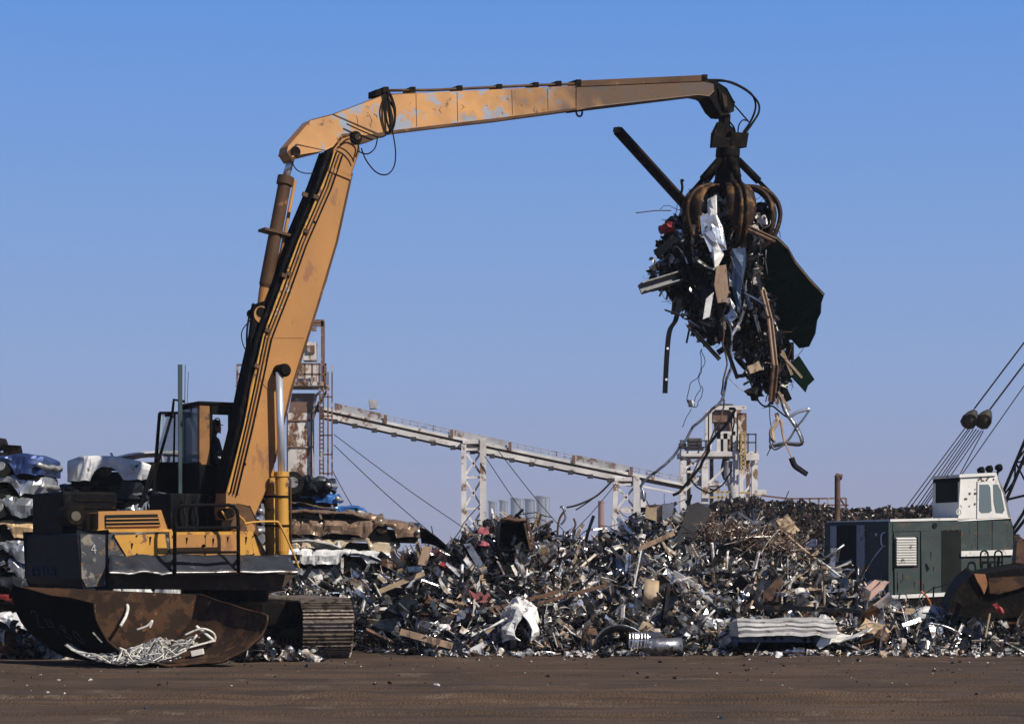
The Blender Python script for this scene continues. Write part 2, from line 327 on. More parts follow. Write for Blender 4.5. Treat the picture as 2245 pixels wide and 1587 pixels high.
# engine hood with its dark louvred mouth
hd = EP('engine_hood', [(218, 1123), (352, 1120), (371, 1168), (218, 1168)], .95, -.3, 'boom', bevel=.02)
EP('hood_mouth', [(231, 1129), (345, 1127), (352, 1153), (232, 1154)], .975, .95, 'greendk', hd, .004)
for k in range(3): EP('hood_louvre', [(233, 1136+k*8), (347+k*2, 1134+k*8), (347+k*2, 1136.5+k*8), (233, 1138.5+k*8)], 1.0, .976, 'boom', hd, 0)
EP('hood_sill', [(214, 1160), (376, 1160), (380, 1169), (214, 1170)], 1.05, .0, 'yellow', hd, .01)
# step frame
stp = MB().tube([P_(x, y, 2.0) for x, y in [(383, 1262), (383, 1130), (385, 1117), (391, 1110), (400, 1107), (503, 1107), (512, 1110), (519, 1119), (522, 1134), (523, 1262)]], .034, 10).build('access_ladder', M['black'], ex, True)
for y in (1157, 1211, 1258): MB().bar(P_(383, y, 2.0), P_(523, y-1, 2.0), .09, .05).build('ladder_rung', M['black'], stp, bevel=.01)
MB().bar(P_(523, 1226, 2.0), P_(523, 1226, 1.5), .05).bar(P_(383, 1226, 2.0), P_(383, 1226, 1.5), .05).build('ladder_bracket', M['black'], stp)
hr = hb([(536, 1148), (560, 1144), (604, 1143), (612, 1148), (625, 1172), (640, 1205), (656, 1247)], 1.5, .022, 'handrail', m='yellow')
# pedestal and clutter below the cab
pd = MB(); E.box(pd, -1.0, .75, -1.5, -.35, 2.25, E.z(440, 1082, -.4)); pd.build('cab_riser', M['black'], ex, bevel=.03)
for x in (405, 430, 455): hb([(x, 1165), (x+3, 1140), (x-2, 1115), (x+6, 1085)], -.2, .03)
for i, (x, y, s) in enumerate([(500, 1125, .1), (515, 1150, .12), (492, 1150, .1), (528, 1158, .09)]):
    c = P_(x, y, .75); MB().tube([c-E.n*.3, c+E.n*.1], s, 12).build('swivel_fitting', M['stickend'] if i % 2 else M['grime'], ex)
for a, b in (((497, 1160), (486, 1120)), ((507, 1165), (520, 1130)), ((540, 1160), (522, 1128))): hb([a, ((a[0]+b[0])/2+6, (a[1]+b[1])/2), b], .8, .02, m='yellow')
lg = EP('boom_bracket', [(492, 1170), (500, 1120), (520, 1105), (548, 1110), (560, 1135), (566, 1172)], .62, .44, 'stickend')
lg2 = EP('boom_bracket', [(492, 1170), (500, 1120), (520, 1105), (548, 1110), (560, 1135), (566, 1172)], -.44, -.62, 'stickend')
c = P_(548, 1158, .62); MB().tube([c-E.n*1.25, c+E.n*.05], .09, 16).build('boom_foot_pin', M['boom'], ex)

# boom
BV = .4
face = [(771, 300), (786, 316), (788, 332), (772, 376), (756, 455), (739, 530), (716, 615), (697, 670), (680, 718), (659, 790), (640, 850), (602, 1014), (580, 1080), (554, 1140), (530, 1155), (500, 1150), (494, 1120), (498, 1079), (535, 932), (551, 850), (577, 735), (612, 640), (654, 528), (700, 420), (724, 365), (733, 330), (750, 302)]
bm_ = EP('boom', face, BV, -.14, 'boom', bevel=.02)
# edge strip, seams, collar and bosses
EP('edge_strip', [(733, 331), (738, 331), (726, 372), (660, 528), (618, 640), (583, 738), (557, 850), (541, 932), (505, 1079), (498, 1079), (535, 932), (551, 850), (577, 735), (612, 640), (654, 528), (721, 370)], BV+.018, BV, 'yellow', bm_, 0)
EP('weld_band', [(724, 366), (771, 386), (769, 394), (721, 374)], BV+.03, BV, 'boom', bm_, .01)
EP('weld_band', [(577, 738), (668, 738), (667, 741), (576, 741)], BV+.01, BV, 'boom', bm_, .002)
EP('front_flange', [(772, 380), (774, 381), (741, 532), (699, 672), (661, 792), (642, 852), (604, 1014), (601, 1014), (638, 850), (657, 790), (695, 670), (737, 530), (767, 394)], BV+.015, BV, 'stickend', bm_, 0)
c = P_(780, 302, BV); MB().tube([c-E.n*.6, c+E.n*.02, c+E.n*.06], [.13, .13, .1], 24).build('pivot_pin', M['grime'], bm_); MB().tube([c+E.n*.06, c+E.n*.09], .06, 16).build('pivot_cap', M['grapple'], bm_)
c = P_(603, 822, BV); MB().tube([c, c+E.n*.012], .32, 40).build('cylinder_boss_plate', M['boom'], bm_)
c = P_(611, 814, BV); MB().tube([c, c+E.n*.3, c+E.n*.36], [.13, .13, .09], 24).build('cylinder_pin', M['grime'], bm_)
c = P_(536, 1017, BV); MB().tube([c, c+E.n*.02], .03, 12).build('grease_port', M['black'], bm_)
c = P_(689, 487, BV); MB().tube([c, c+E.n*.01], .025, 12).build('grease_port', M['black'], bm_)
# rear face ducting (black pipes on the boom's back)
edge = [(733, 331), (706, 405), (654, 528), (612, 640), (577, 735), (551, 850), (535, 932), (498, 1079)]
for k, v in enumerate((.32, .2, .08, -.04)):
    pts = [P_(x, y, BV)-E.n*(BV-v)+Vector((-.07, 0, .0)) for x, y in edge]; MB().tube(pts, .055, 8).build('hydraulic_pipe', M['black'], bm_, True)
bk = MB(); pl = [P_(x, y, BV) for x, y in edge]
bk.grid([[p-E.n*.0+Vector((-.012, 0, 0)), p-E.n*.54+Vector((-.012, 0, 0))] for p in pl]); bk.build('back_plate', M['black'], bm_, thick=.02)
for off, r_ in ((5, .016), (12, .012), (19, .014)): MB().tube([P_(x+off+(2 if i % 2 else 0), y+off*.4, BV+.035) for i, (x, y) in enumerate(edge)], r_, 6).build('grease_line', M['grime'] if off != 12 else M['stickend'], bm_, True)
for x, y in ((692, 430), (671, 505), (632, 598), (622, 602), (586, 722), (668, 425), (563, 800)):
    MB().bar(P_(x-5, y, BV+.03), P_(x+6, y+4, BV+.03), .05, .08).build('pipe_clamp', M['stickend'], bm_)
chips = MB()
rng = random.Random(11)
for k in range(26):
    cx, cy = (606+rng.gauss(0, 3), 690-k*1.3) if k < 14 else (628+rng.gauss(0, 3), 640-(k-14)*1.4)
    chips.bar(P_(cx-1.5, cy, BV+.005), P_(cx+rng.uniform(.5, 3), cy+rng.uniform(-2, 2), BV+.005), .02, .012)
chips.build('chipped_paint', M['pwhite2'], bm_)

# boom cylinders
for v, dx, top in ((.62, 0, 1), (.14, -24, 0)):
    A = P_(620+dx, 1216, v); B = P_(612+dx*.25, 816, v if top else v-.1); mid = P_(617+dx, 1034, v)
    MB().tube([A, A.lerp(mid, .05), A.lerp(mid, .94), A.lerp(mid, .94), mid], [.11, .125, .125, .15, .15], 20).build('boom_cylinder', M['yellow'], ex, False, .004)
    MB().tube([mid, B], .07, 16).build('cylinder_rod', M['chrome'], ex, True)
    MB().tube([A+E.h*.17+Vector((0, 0, .1)), mid+E.h*.19-Vector((0, 0, .15)), mid+E.h*.1-Vector((0, 0, .06))], .025, 6).build('cylinder_pipe', M['stickend'], ex, True)
    for t in (.35, .7): q = A.lerp(mid, t); MB().tube([q-Vector((0, 0, .02)), q+Vector((0, 0, .02))], .14, 18).build('cylinder_band', M['grime'], ex)
ft = MB(); ft.bar(P_(560, 1222, .2), P_(636, 1222, .2), 1.0, .12); ft.build('cylinder_mount', M['grime'], ex, bevel=.03)
# stick cylinder
A = P_(572, 683, 0); mid = P_(627, 388, 0); B = P_(641, 338, 0)
sc_ = MB().tube([A.lerp(mid, .13), A.lerp(mid, .2), A.lerp(mid, .94), A.lerp(mid, .94), mid], [.07, .135, .13, .165, .165], 20).build('stick_cylinder', M['stickend'], ex)
MB().tube([A, A.lerp(mid, .17)], [.09, .12], 16).build('cylinder_eye', M['boom'], sc_)
MB().tube([mid, B], .075, 16).build('rod', M['chrome'], sc_, True)
MB().tube([A.lerp(mid, .22)+E.h*.19, mid+E.h*.2-Vector((0, 0, .05))], .035, 8).build('pipe', M['boom'], sc_, True)
q = A.lerp(mid, .58); MB().bar(q-E.h*.3+Vector((0, 0, .05)), q+E.h*.3-Vector((0, 0, .05)), .34, .05).build('clamp', M['stickend'], sc_)
EP('cylinder_lug', [(556, 668), (580, 662), (592, 680), (600, 720), (560, 800), (545, 830), (548, 740)], .2, .12, 'black', bm_); EP('cylinder_lug', [(556, 668), (580, 662), (592, 680), (600, 720), (560, 800), (545, 830), (548, 740)], -.12, -.2, 'black', bm_)
c = P_(572, 683, .24); MB().tube([c-E.n*.5, c+E.n*.02], .09, 18).build('lug_pin', M['grime'], bm_)
c = P_(574, 690, .22); MB().tube([c-E.n*.02, c+E.n*.01], .17, 18).build('lug_ring', M['boom'], bm_)
hb([(556, 665), (545, 700), (541, 750), (548, 830)], .1, .022); hb([(551, 700), (531, 725), (533, 755), (552, 790)], .1, .012)

# stick
SV = .33
sp = [(628, 335), (631, 320), (681, 263), (730, 250), (843, 207), (950, 205), (1270, 190), (1545, 178), (1563, 186), (1566, 200), (1554, 212), (1530, 209), (1300, 235), (1100, 262), (950, 279), (862, 290), (820, 305), (795, 312), (768, 296), (750, 296), (738, 312), (730, 322), (711, 331), (654, 343), (640, 351)]
def cut(x):                                            # the paint is grimy brown beyond here
    return x
left = [(628, 335), (631, 320), (681, 263), (730, 250), (843, 207), (950, 205), (1263, 190.3), (1263, 240), (1100, 262), (950, 279), (862, 290), (820, 305), (795, 312), (768, 296), (750, 296), (738, 312), (730, 322), (711, 331), (654, 343), (640, 351)]
right = [(1263, 190.3), (1545, 178), (1563, 186), (1566, 200), (1554, 212), (1530, 209), (1300, 235), (1263, 240)]
def grimed(m):                       # old grease thickening towards the tip
    t = m.node_tree; b = t.nodes['Principled BSDF']; src = b.inputs['Base Color'].links[0].from_socket; tc_ = [n for n in t.nodes if n.type == 'TEX_COORD'][0]
    sx = t.nodes.new('ShaderNodeSeparateXYZ'); t.links.new(tc_.outputs['Object'], sx.inputs[0]); nz = t.nodes.new('ShaderNodeTexNoise'); nz.inputs['Scale'].default_value = 1.7; nz.inputs['Detail'].default_value = 8; t.links.new(tc_.outputs['Object'], nz.inputs[0])
    ad = t.nodes.new('ShaderNodeMath'); ad.operation = 'MULTIPLY_ADD'; ad.inputs[1].default_value = 4.; t.links.new(nz.outputs[0], ad.inputs[0]); t.links.new(sx.outputs[0], ad.inputs[2])
    mr = t.nodes.new('ShaderNodeMapRange'); x0 = P_(1120, 230, SV).x-E.o.x; mr.inputs[1].default_value = x0+1.3; mr.inputs[2].default_value = x0+3.8; mr.inputs[4].default_value = .93; t.links.new(ad.outputs[0], mr.inputs[0])
    mx = t.nodes.new('ShaderNodeMix'); mx.data_type = 'RGBA'; t.links.new(mr.outputs[0], mx.inputs[0]); t.links.new(src, mx.inputs[6]); mx.inputs[7].default_value = (.062, .034, .019, 1); t.links.new(mx.outputs[2], b.inputs['Base Color'])
grimed(M['stick'])
stk = EP('stick', left, SV, -.04, 'stick', bevel=.02)
EP('stick_end', right, SV+.001, -.042, 'stick', stk, .02)
EP('seam', [(729, 251), (731, 250), (829, 292), (826, 294)], SV+.012, SV, 'stickend', stk, 0)
EP('rim_plate', [(628, 335), (650, 316), (715, 330), (654, 343), (640, 351)], SV+.02, SV, 'stickend', stk, .006)
EP('rim_plate', [(652, 320), (708, 331), (654, 340), (640, 345)], SV+.035, SV+.02, 'stick', stk, .006)
c = P_(647, 333, SV); MB().tube([c-E.n*.42, c+E.n*.04], .1, 20).build('rod_pin', M['grime'], stk)
EP('edge_flange', [(738, 312), (750, 294), (768, 292), (800, 297), (862, 286), (1100, 258), (1263, 237), (1263, 241), (1100, 264), (862, 292), (820, 307), (790, 315), (768, 298), (752, 298), (742, 314)], SV+.02, SV, 'stickend', stk, 0)
for v, m_ in ((.27, 'stickend'), (.19, 'stickend'), (.1, 'stickend'), (.02, 'grime')):
    MB().tube([P_(x, y, v) for x, y in [(838, 199), (950, 198), (1180, 187), (1270, 184)]], .03, 8).build('top_pipe', M[m_], stk, True)
EP('pipe_duct', [(1262, 178), (1550, 165), (1552, 179), (1262, 191)], .3, .0, 'stickend', stk, .01)
c = P_(1543, 172, .3); MB().tube([c, c+E.n*.02], .04, 12).build('duct_port', M['black'], stk)
for x, y in ((846, 197), (829, 203), (905, 197), (1008, 194), (1095, 191), (1175, 187), (1225, 184), (1268, 181), (1545, 170)):
    EP('pipe_clamp', [(x-5, y-6), (x+6, y-6), (x+6, y+7), (x-5, y+7)], .32, -.02, 'grime', stk, .004)
c = P_(1270, 247, 0); tb = [c+E.h*(.075*math.cos(t))+Vector((0, 0, .085*math.sin(t))) for t in np.linspace(0, 2*math.pi, 15)]
MB().tube(tb, .022, 7).build('lifting_eye', M['stickend'], stk, True)
EP('stick_nose', [(1548, 180), (1568, 180), (1592, 194), (1609, 225), (1607, 243), (1596, 252), (1582, 251), (1570, 241), (1556, 216), (1545, 209)], .2, -.2, 'grapdark', stk, .03)
EP('nose_plate', [(1575, 192), (1590, 198), (1604, 226), (1600, 242), (1588, 240), (1578, 215)], .25, .2, 'grime', stk, .01)
EP('nose_rib', [(1583, 205), (1592, 212), (1596, 232), (1590, 236)], .28, .25, 'grapple', stk, .01)
rng = random.Random(21)
for k in range(5):                                    # scrapes and grease runs down the flank
    x = rng.uniform(690, 1240); yt = 262-(x-690)*.1; yt = max(yt, 262-(x-690)*.35 if x < 850 else 208); ln = rng.uniform(10, 34)
    MB().tube([P_(x, yt, SV+.001), P_(x+rng.uniform(-5, 9), yt+ln*.5, SV+.003), P_(x+rng.uniform(-8, 14), yt+ln, SV+.001)], [.003, .007, .003], 4).build('scrape', M['stickend'], stk)
for x in (912, 1002, 1122, 1200): MB().bar(P_(x, 206-(x-912)*.04, SV+.002), P_(x+1.5, 278-(x-912)*.125, SV+.002), .012, .008).build('weld_seam', M['stickend'], stk)
# hoses along the stick
hb([(852, 200), (846, 225), (847, 260), (856, 285), (864, 270), (866, 240), (858, 212), (850, 200)], .42, .022, parent=stk)
hb([(848, 198), (853, 230), (858, 285), (866, 262), (860, 225), (852, 205)], .45, .02, parent=stk)
hb([(850, 203), (842, 235), (850, 272), (857, 290)], .44, .018, parent=stk); hb([(846, 202), (857, 228), (867, 250), (861, 285)], .4, .018, parent=stk)
hb([(860, 285), (867, 330), (864, 365), (848, 383), (825, 378), (803, 352), (792, 325)], .42, .014, parent=stk)
hb([(858, 288), (840, 300), (825, 300), (790, 286), (760, 272)], .42, .014, parent=stk); hb([(828, 300), (822, 325), (805, 338), (785, 332)], .4, .014, parent=stk)
hb([(638, 352), (650, 372), (668, 380), (688, 380)], .1, .012, parent=bm_); hb([(745, 318), (765, 305), (785, 318), (780, 345)], .47, .016, parent=bm_); hb([(741, 322), (757, 330), (770, 344), (776, 356)], .47, .014, parent=bm_)
# cables to the grapple
hb([(1552, 176), (1590, 178), (1632, 196), (1660, 222), (1664, 245), (1650, 270), (1634, 292)], .1, .026, parent=stk); hb([(1552, 178), (1600, 180), (1640, 200), (1654, 218), (1656, 240), (1645, 268), (1630, 290)], -.05, .026, parent=stk)
hb([(1588, 200), (1605, 225), (1622, 245), (1642, 268)], .15, .018, parent=stk); hb([(1618, 290), (1620, 275), (1628, 264), (1638, 265)], .1, .016, parent=stk); hb([(1600, 268), (1608, 278), (1612, 290)], .12, .02, parent=stk)

# cab
cb = MB(); CV0, CV1 = -1.5, -.46
ur0 = E.u(437, CV1); ur1 = ur0+1.35; zt, zb = E.z(437, 887, CV1), E.z(437, 1080, CV1)
def cbx(name, u0, u1, v0, v1, z0, z1, m, parent=None, bevel=.012, label=None):
    q = MB(); E.box(q, u0, u1, v0, v1, z0, z1); return q.build(name, M[m], parent, bevel=bevel, label=label)
zw = zb+.55
cab = cbx('cab', ur0, ur1, CV0, CV1, zb, zw, 'black', ex, .03)  # lower cab coloured black in place of the boom's shadow
for (u0, u1) in ((ur0, ur0+.22), (ur1-.1, ur1)):
    for (v0, v1) in ((CV0, CV0+.1), (CV1-.1, CV1)): cbx('cab_pillar', u0, u1, v0, v1, zw, zt, 'stickend2' if u0 == ur0 and v1 == CV1 else 'black', cab)
rf = MB(); E.box(rf, ur0-.04, ur1+.06, CV0-.04, CV1+.04, zt, zt+.07); rf.build('roof', M['black'], cab, bevel=.03)
cbx('window_frame', ur0+.22, ur0+.28, CV1-.06, CV1+.01, zw, zt, 'black', cab); cbx('window_frame', ur0+.22, ur1-.1, CV1-.06, CV1+.01, zt-.18, zt, 'black', cab); cbx('window_frame', ur0+.62, ur0+.68, CV1-.06, CV1+.01, zw, zt, 'black', cab)
rw = cbx('rear_frame', ur0-.01, ur0+.05, CV0, CV1, zw-.1, zw+.06, 'black', cab); cbx('rear_window', ur0+.0, ur0+.03, CV0+.1, CV1-.12, zw+.06, zt-.05, 'dglass', cab, 0)
cbx('seat', ur0+.28, ur0+.75, CV0+.3, CV1-.25, zw-.1, zw+.0, 'rubber', cab, .04); cbx('seat_back', ur0+.26, ur0+.36, CV0+.3, CV1-.25, zw, zw+.5, 'rubber', cab, .04)
hb([(467, 925), (474, 917), (482, 922), (483, 950)], -.6, .012, 'grab_handle', cab, 'yellow')
# open door swung back behind the cab
dr = []
DV = -1.52
def dp(x, y): return P_(x, y, DV)
door = MB()
fr = [(350, 905), (399, 905), (399, 1017), (341, 1017)]
for i in range(4): door.bar(dp(*fr[i]), dp(*fr[(i+1) % 4]), .06, .05)
door.bar(dp(383, 905), dp(381, 1017), .035, .03)
dr = door.build('door', M['black'], cab); gl = MB(); E.poly(gl, fr, DV, DV-.012); gl.build('door_glass', M['glass'], dr)
lo = MB(); E.poly(lo, [(341, 1017), (399, 1017), (399, 1085), (336, 1075)], DV+.02, DV-.02); lo.build('lower_panel', M['black'], dr, bevel=.01)
MB().tube([dp(362, 910), dp(378, 910), dp(378, 916)], .03, 6).build('mirror', M['black'], dr)
MB().tube([P_(405, 880, -1.3), P_(381, 876, -1.35), P_(378, 905, -1.4), P_(342, 1030, -1.4), P_(305, 1112, -1.4)], .03, 7).build('mirror_arm', M['black'], cab)
EP('cab_frame_brace', [(335, 1015), (345, 1015), (312, 1112), (304, 1112)], -1.4, -1.45, 'black', cab, .005)
ms = MB(); E.poly(ms, [(391, 799), (400, 799), (399, 1165), (392, 1165)], -.9, -.93); ms.build('exhaust_post', pm('grey_post', (.04, .062, .068), .5, bump=0), ex, bevel=.02)
MB().tube([P_(406, 800, -.95), P_(405, 888, -.95)], .008, 5).tube([P_(413, 815, -.95), P_(410, 888, -.95)], .006, 5).build('antenna', M['wire'], ex)

# operator
def body(name, joints, edges, mat, parent=None, sub=2):
    me = bpy.data.meshes.new(name); me.from_pydata([j[0] for j in joints], edges, []); o = bpy.data.objects.new(name, me); COL.objects.link(o)
    me.materials.append(mat); sk_ = o.modifiers.new('skin', 'SKIN'); md = o.modifiers.new('sub', 'SUBSURF'); md.levels = sub; md.render_levels = sub
    me.skin_vertices.new() if hasattr(me.skin_vertices, 'new') and not me.skin_vertices else None
    if not me.skin_vertices:
        bpy.context.view_layer.objects.active = o
    for i, j in enumerate(joints):
        sv = me.skin_vertices[0].data[i]; sv.radius = (j[1], j[2] if len(j) > 2 else j[1]); sv.use_root = (i == 0)
    md.use_adaptive_subdivision = False if hasattr(md, 'use_adaptive_subdivision') else None
    return o
hp = E.w(ur0+.5, (CV0+CV1)/2, zw+.08); ORG_ = hp.copy()
def L3(u, v, z): return tuple(E.h*u+E.n*v+Vector((0, 0, z)))
J = [(L3(0, 0, 0), .14, .11), (L3(-.02, 0, .22), .14, .1), (L3(0, 0, .42), .17, .11), (L3(.01, 0, .52), .06, .06), (L3(.03, 0, .60), .075, .07), (L3(.05, 0, .69), .10, .085), (L3(.045, 0, .78), .085, .075), (L3(.14, 0, .67), .02, .022),
     (L3(0, .2, .43), .06, .06), (L3(.06, .26, .18), .05, .045), (L3(.33, .2, .16), .036, .034), (L3(.4, .19, .17), .035, .025),
     (L3(0, -.2, .43), .06, .06), (L3(.06, -.26, .18), .05, .045), (L3(.33, -.2, .16), .036, .034), (L3(.4, -.19, .17), .035, .025),
     (L3(.05, .1, -.02), .09, .09), (L3(.42, .12, .02), .07, .07), (L3(.46, .12, -.35), .05, .05), (L3(.56, .12, -.4), .04, .03),
     (L3(.05, -.1, -.02), .09, .09), (L3(.42, -.12, .02), .07, .07), (L3(.46, -.12, -.35), .05, .05), (L3(.56, -.12, -.4), .04, .03)]
ED = [(0, 1), (1, 2), (2, 3), (3, 4), (4, 5), (5, 6), (5, 7), (2, 8), (8, 9), (9, 10), (10, 11), (2, 12), (12, 13), (13, 14), (14, 15), (0, 16), (16, 17), (17, 18), (18, 19), (0, 20), (20, 21), (21, 22), (22, 23)]
for s_, k0 in ((.19, 11), (-.19, 15)):                 # fingers closing on the levers
    for f_ in range(4):
        n0 = len(J); y_ = s_+(f_-1.5)*.02; J += [(L3(.44, y_, .175), .011, .01), (L3(.475-.003*abs(f_-1), y_, .165), .010, .01), (L3(.485-.003*abs(f_-1), y_, .135), .009, .009)]; ED += [(k0, n0), (n0, n0+1), (n0+1, n0+2)]
    n0 = len(J); sg = -1 if s_ > 0 else 1; J += [(L3(.41, s_+sg*.04, .16), .011, .011), (L3(.44, s_+sg*.045, .14), .009, .009)]; ED += [(k0, n0), (n0, n0+1)]
me = bpy.data.meshes.new('person'); me.from_pydata([j[0] for j in J], ED, []); op = bpy.data.objects.new('person', me); COL.objects.link(op)
op.location = hp; me.materials.append(M['shirt']); md = op.modifiers.new('skin', 'SKIN')
for i, j in enumerate(J): sv = me.skin_vertices[0].data[i]; sv.radius = (j[1], j[2]); sv.use_root = (i == 0)
md = op.modifiers.new('sub', 'SUBSURF'); md.levels = 1; md.render_levels = 1
tag(op, 'person in dark clothes and a cap sitting at the controls in the yellow cab', 'person')
def pchild(name, mb, m): o = bpy.data.objects.new(name, mb.mesh(name, M[m], True)); COL.objects.link(o); o.parent = op; return o
pchild('face', MB().tube([L3(.07, 0, .6), L3(.08, 0, .66), L3(.08, 0, .74)], [.07, .092, .08], 14), 'skin')
pchild('cap', MB().tube([L3(.045, 0, .735), L3(.045, 0, .76), L3(.045, 0, .83), L3(.045, 0, .855)], [.108, .108, .092, .03], 16).box(L3(.15, 0, .745), (.09, .13, .012), Matrix.Rotation(R(30), 3, 'Z')), 'hair')

# grapple
gp = E.P(1597, 335, 0)
grp = MB().tube([E.P(1596, 322, 0), E.P(1596, 330, 0), E.P(1595, 346, 0), E.P(1594, 352, 0)], [.25, .27, .27, .2], 20).build('grapple', M['grapdark'], ex, bevel=.01)
EP('shackle', [(1587, 250), (1601, 252), (1600, 275), (1609, 283), (1606, 300), (1588, 300), (1583, 280), (1588, 268)], .1, -.1, 'grapdark', grp, .02)
for v in (.22, -.14): EP('hanger_plate', [(1576, 268), (1588, 272), (1590, 285), (1589, 300), (1600, 300), (1604, 285), (1609, 285), (1612, 322), (1562, 322), (1564, 292)], v, v-.08, 'grapdark', grp, .015)
EP('valve_box', [(1606, 292), (1640, 293), (1636, 322), (1605, 320)], .25, -.2, 'grapdark', grp, .02)
hub = Vector(E.P(1596, 346, 0)); hz = hub.z
MB().tube([hub, hub-Vector((0, 0, .5)), hub-Vector((0, 0, .75)), hub-Vector((0, 0, .85))], [.24, .3, .46, .42], 14).build('hub', M['grapdark'], grp, bevel=.01)
def tine_arc(t):           # radius, drop below the hub for t 0..1
    a = R(-12+t*118); return .25+.80*math.sin(max(0, a+R(12))*.85+.12)*1.0, .66+1.42*(t**1.15)
def make_tine(ang, name='tine'):
    d = Vector((math.cos(ang), math.sin(ang), 0)); s_ = Vector((-math.sin(ang), math.cos(ang), 0)); N_ = 16
    rows = []; rr = []
    for i in range(N_+1):
        t = i/N_; a = math.pi*t; rad = .30+.76*math.sin(a*.92+.02)**.8*(1 if t < .5 else 1) if t > 0 else .30
        rad = .36+.70*math.sin(min(math.pi, a*.97))**.85 
        if t > .5: rad = 1.06-.40*((t-.5)/.5)**1.7
        dz = .66+1.4*(1-math.cos(a*.9))/2*1.03
        wd = (.13+.19*math.sin(math.pi*min(1, t*1.0+.06))**1.0)*(1 if t < .6 else max(.12, 1-(t-.6)/.42))
        c_ = hub+d*rad-Vector((0, 0, dz)); rr.append((c_, wd)); row = []
        for k in range(7):
            q = k/6*2-1; row.append(c_+s_*q*wd-d*(.16*q*q*wd*2))
        rows.append(row)
    m_ = MB().grid(rows); o = m_.build(name, M['grapple'], grp, True, thick=.05)
    for q in (-1, 1):
        rb = MB().tube([c_+s_*q*.07+d*(.05+.05*math.sin(math.pi*i/N_)) for i, (c_, wd) in enumerate(rr)], [.05]*(N_-1)+[.035, .02], 6)
        for v_ in rb.v: pass
        rb.build(name+'_rib', M['grapple'], grp, True)
    # closing ram
    a_ = hub+d*.22+Vector((0, 0, -.06)); b_ = rr[4][0]+d*.1
    MB().tube([a_, a_.lerp(b_, .62), a_.lerp(b_, .62), b_], [.085, .085, .045, .045], 12).build('tine_cylinder', M['grapdark'], grp, True)
base_ang = math.atan2(-1, .22)
for k in range(5): make_tine(base_ang+k*2*math.pi/5)

# ------------------------------------------------------------------ the cut tank (trough) full of cable, front left
def arc3(Lp, Rp, bot, n=26):        # a U through left top, ground bottom and right top
    out = []
    for i in range(n+1):
        t = i/n*2-1; k = abs(t)
        x = Lp.lerp(Rp, .5-.5*math.copysign(1-(1-k)**1.7 if False else math.sin(k*math.pi/2)**.9, -t))
        top = Lp.z if t < 0 else Rp.z
        z = bot+(top-bot)*(1-math.cos(k*math.pi/2))
        out.append(Vector((x.x, x.y, z)))
    return out
nL, nR = at(206, 1325, 36.8), at(586, 1349, 37.2); fL, fR = at(28, 1285, 38.4), at(432, 1304, 38.75)
nA, fA = arc3(nL, nR, .03), arc3(fL, fR, .05)
NS = 14; tg_ = []
for i in range(NS+1):
    t = i/NS; tg_.append([nA[k].lerp(fA[k], t)+Vector((.03, .02, .03))*noise.noise(nA[k].lerp(fA[k], t)*1.3) for k in range(len(nA))])
for k in range(len(nA)): tg_[0][k] = tg_[0][k]+Vector((0, 0, .05*noise.noise(Vector((k*.45, 0, 4)))))
tro = thing('cut_tank', 'dark rusty half tank lying open like a trough and chalked 2480 on its side', 'tank', ((nL.x+nR.x)/2, 38.2, 0))
mi = MB().grid(tg_); mi.build('tank_shell', M['trough_in'], tro, True)
OUT = []
for i in range(NS+1):
    row = []
    for k in range(len(nA)):
        du = tg_[min(i+1, NS)][k]-tg_[max(i-1, 0)][k]; dk = tg_[i][min(k+1, len(nA)-1)]-tg_[i][max(k-1, 0)]; nn = du.cross(dk).normalized()
        if nn.dot(tg_[i][k]-(nL+nR+fL+fR)/4-Vector((0, 0, .6))) < 0: nn = -nn
        row.append(tg_[i][k]+nn*.03)
    OUT.append(row)
mo = MB().grid(OUT); mo.build('outer_skin', M['trough_out'], tro, True)
rim = []
for pa, pb in zip(tg_[0], tg_[0][1:]): pass
MB().tube(tg_[0], .022, 6).build('cut_edge', M['trough_in'], tro, True); MB().tube([r_[0] for r_ in tg_], .018, 6).build('cut_edge', M['trough_out'], tro, True); MB().tube([r_[-1] for r_ in tg_], .018, 6).build('cut_edge', M['trough_in'], tro, True)
ep = MB(); ep.prism(tg_[-1], Vector((-.02, .03, 0))); ep.build('end_plate', M['trough_in'], tro)
cx_ = MB()
DG = {'2': [(0, .8), (.2, 1), (.6, 1), (.75, .75), (.4, .35), (0, 0), (.8, 0)], '4': [(.1, 1), (0, .45), (.7, .45), (.6, 1), (.75, 0)], '8': [(.4, .55), (.05, .8), (.4, 1), (.75, .8), (.4, .55), (0, .25), (.4, 0), (.8, .25), (.4, .55)], '0': [(.4, 1), (.05, .6), (.15, .1), (.5, 0), (.75, .4), (.65, .9), (.4, 1)]}
def onwall(a, b):                    # a along from the far end, b down from the top rim, on the outer skin
    t = 1-a; k = b*9; i0 = min(NS-1, int(t*NS)); k0 = int(k); f1 = t*NS-i0; f2 = k-k0; V_ = mo.v; n_ = len(nA)
    g_ = lambda i, j: V_[i*n_+j]
    p = g_(i0, k0).lerp(g_(i0+1, k0), f1).lerp(g_(i0, k0+1).lerp(g_(i0+1, k0+1), f1), f2)
    return p+tro.location+Vector((-.012, -.018, -.004))
for i, (ch, s0) in enumerate((('2', .19), ('4', .36), ('8', .5), ('0', .62))):
    w_ = .11; tx = MB().tube([onwall(s0+x*w_, .27+.06*i+(1-y)*.22) for x, y in DG[ch]], .012, 5); tx.build('chalk_figure', M['chalk'], tro)
tagm = MB(); tagm.bar(onwall(.93, .42), onwall(.95, .58), .07, .02); tagm.build('weld_scar', M['galv'], tro)
rng = random.Random(5)
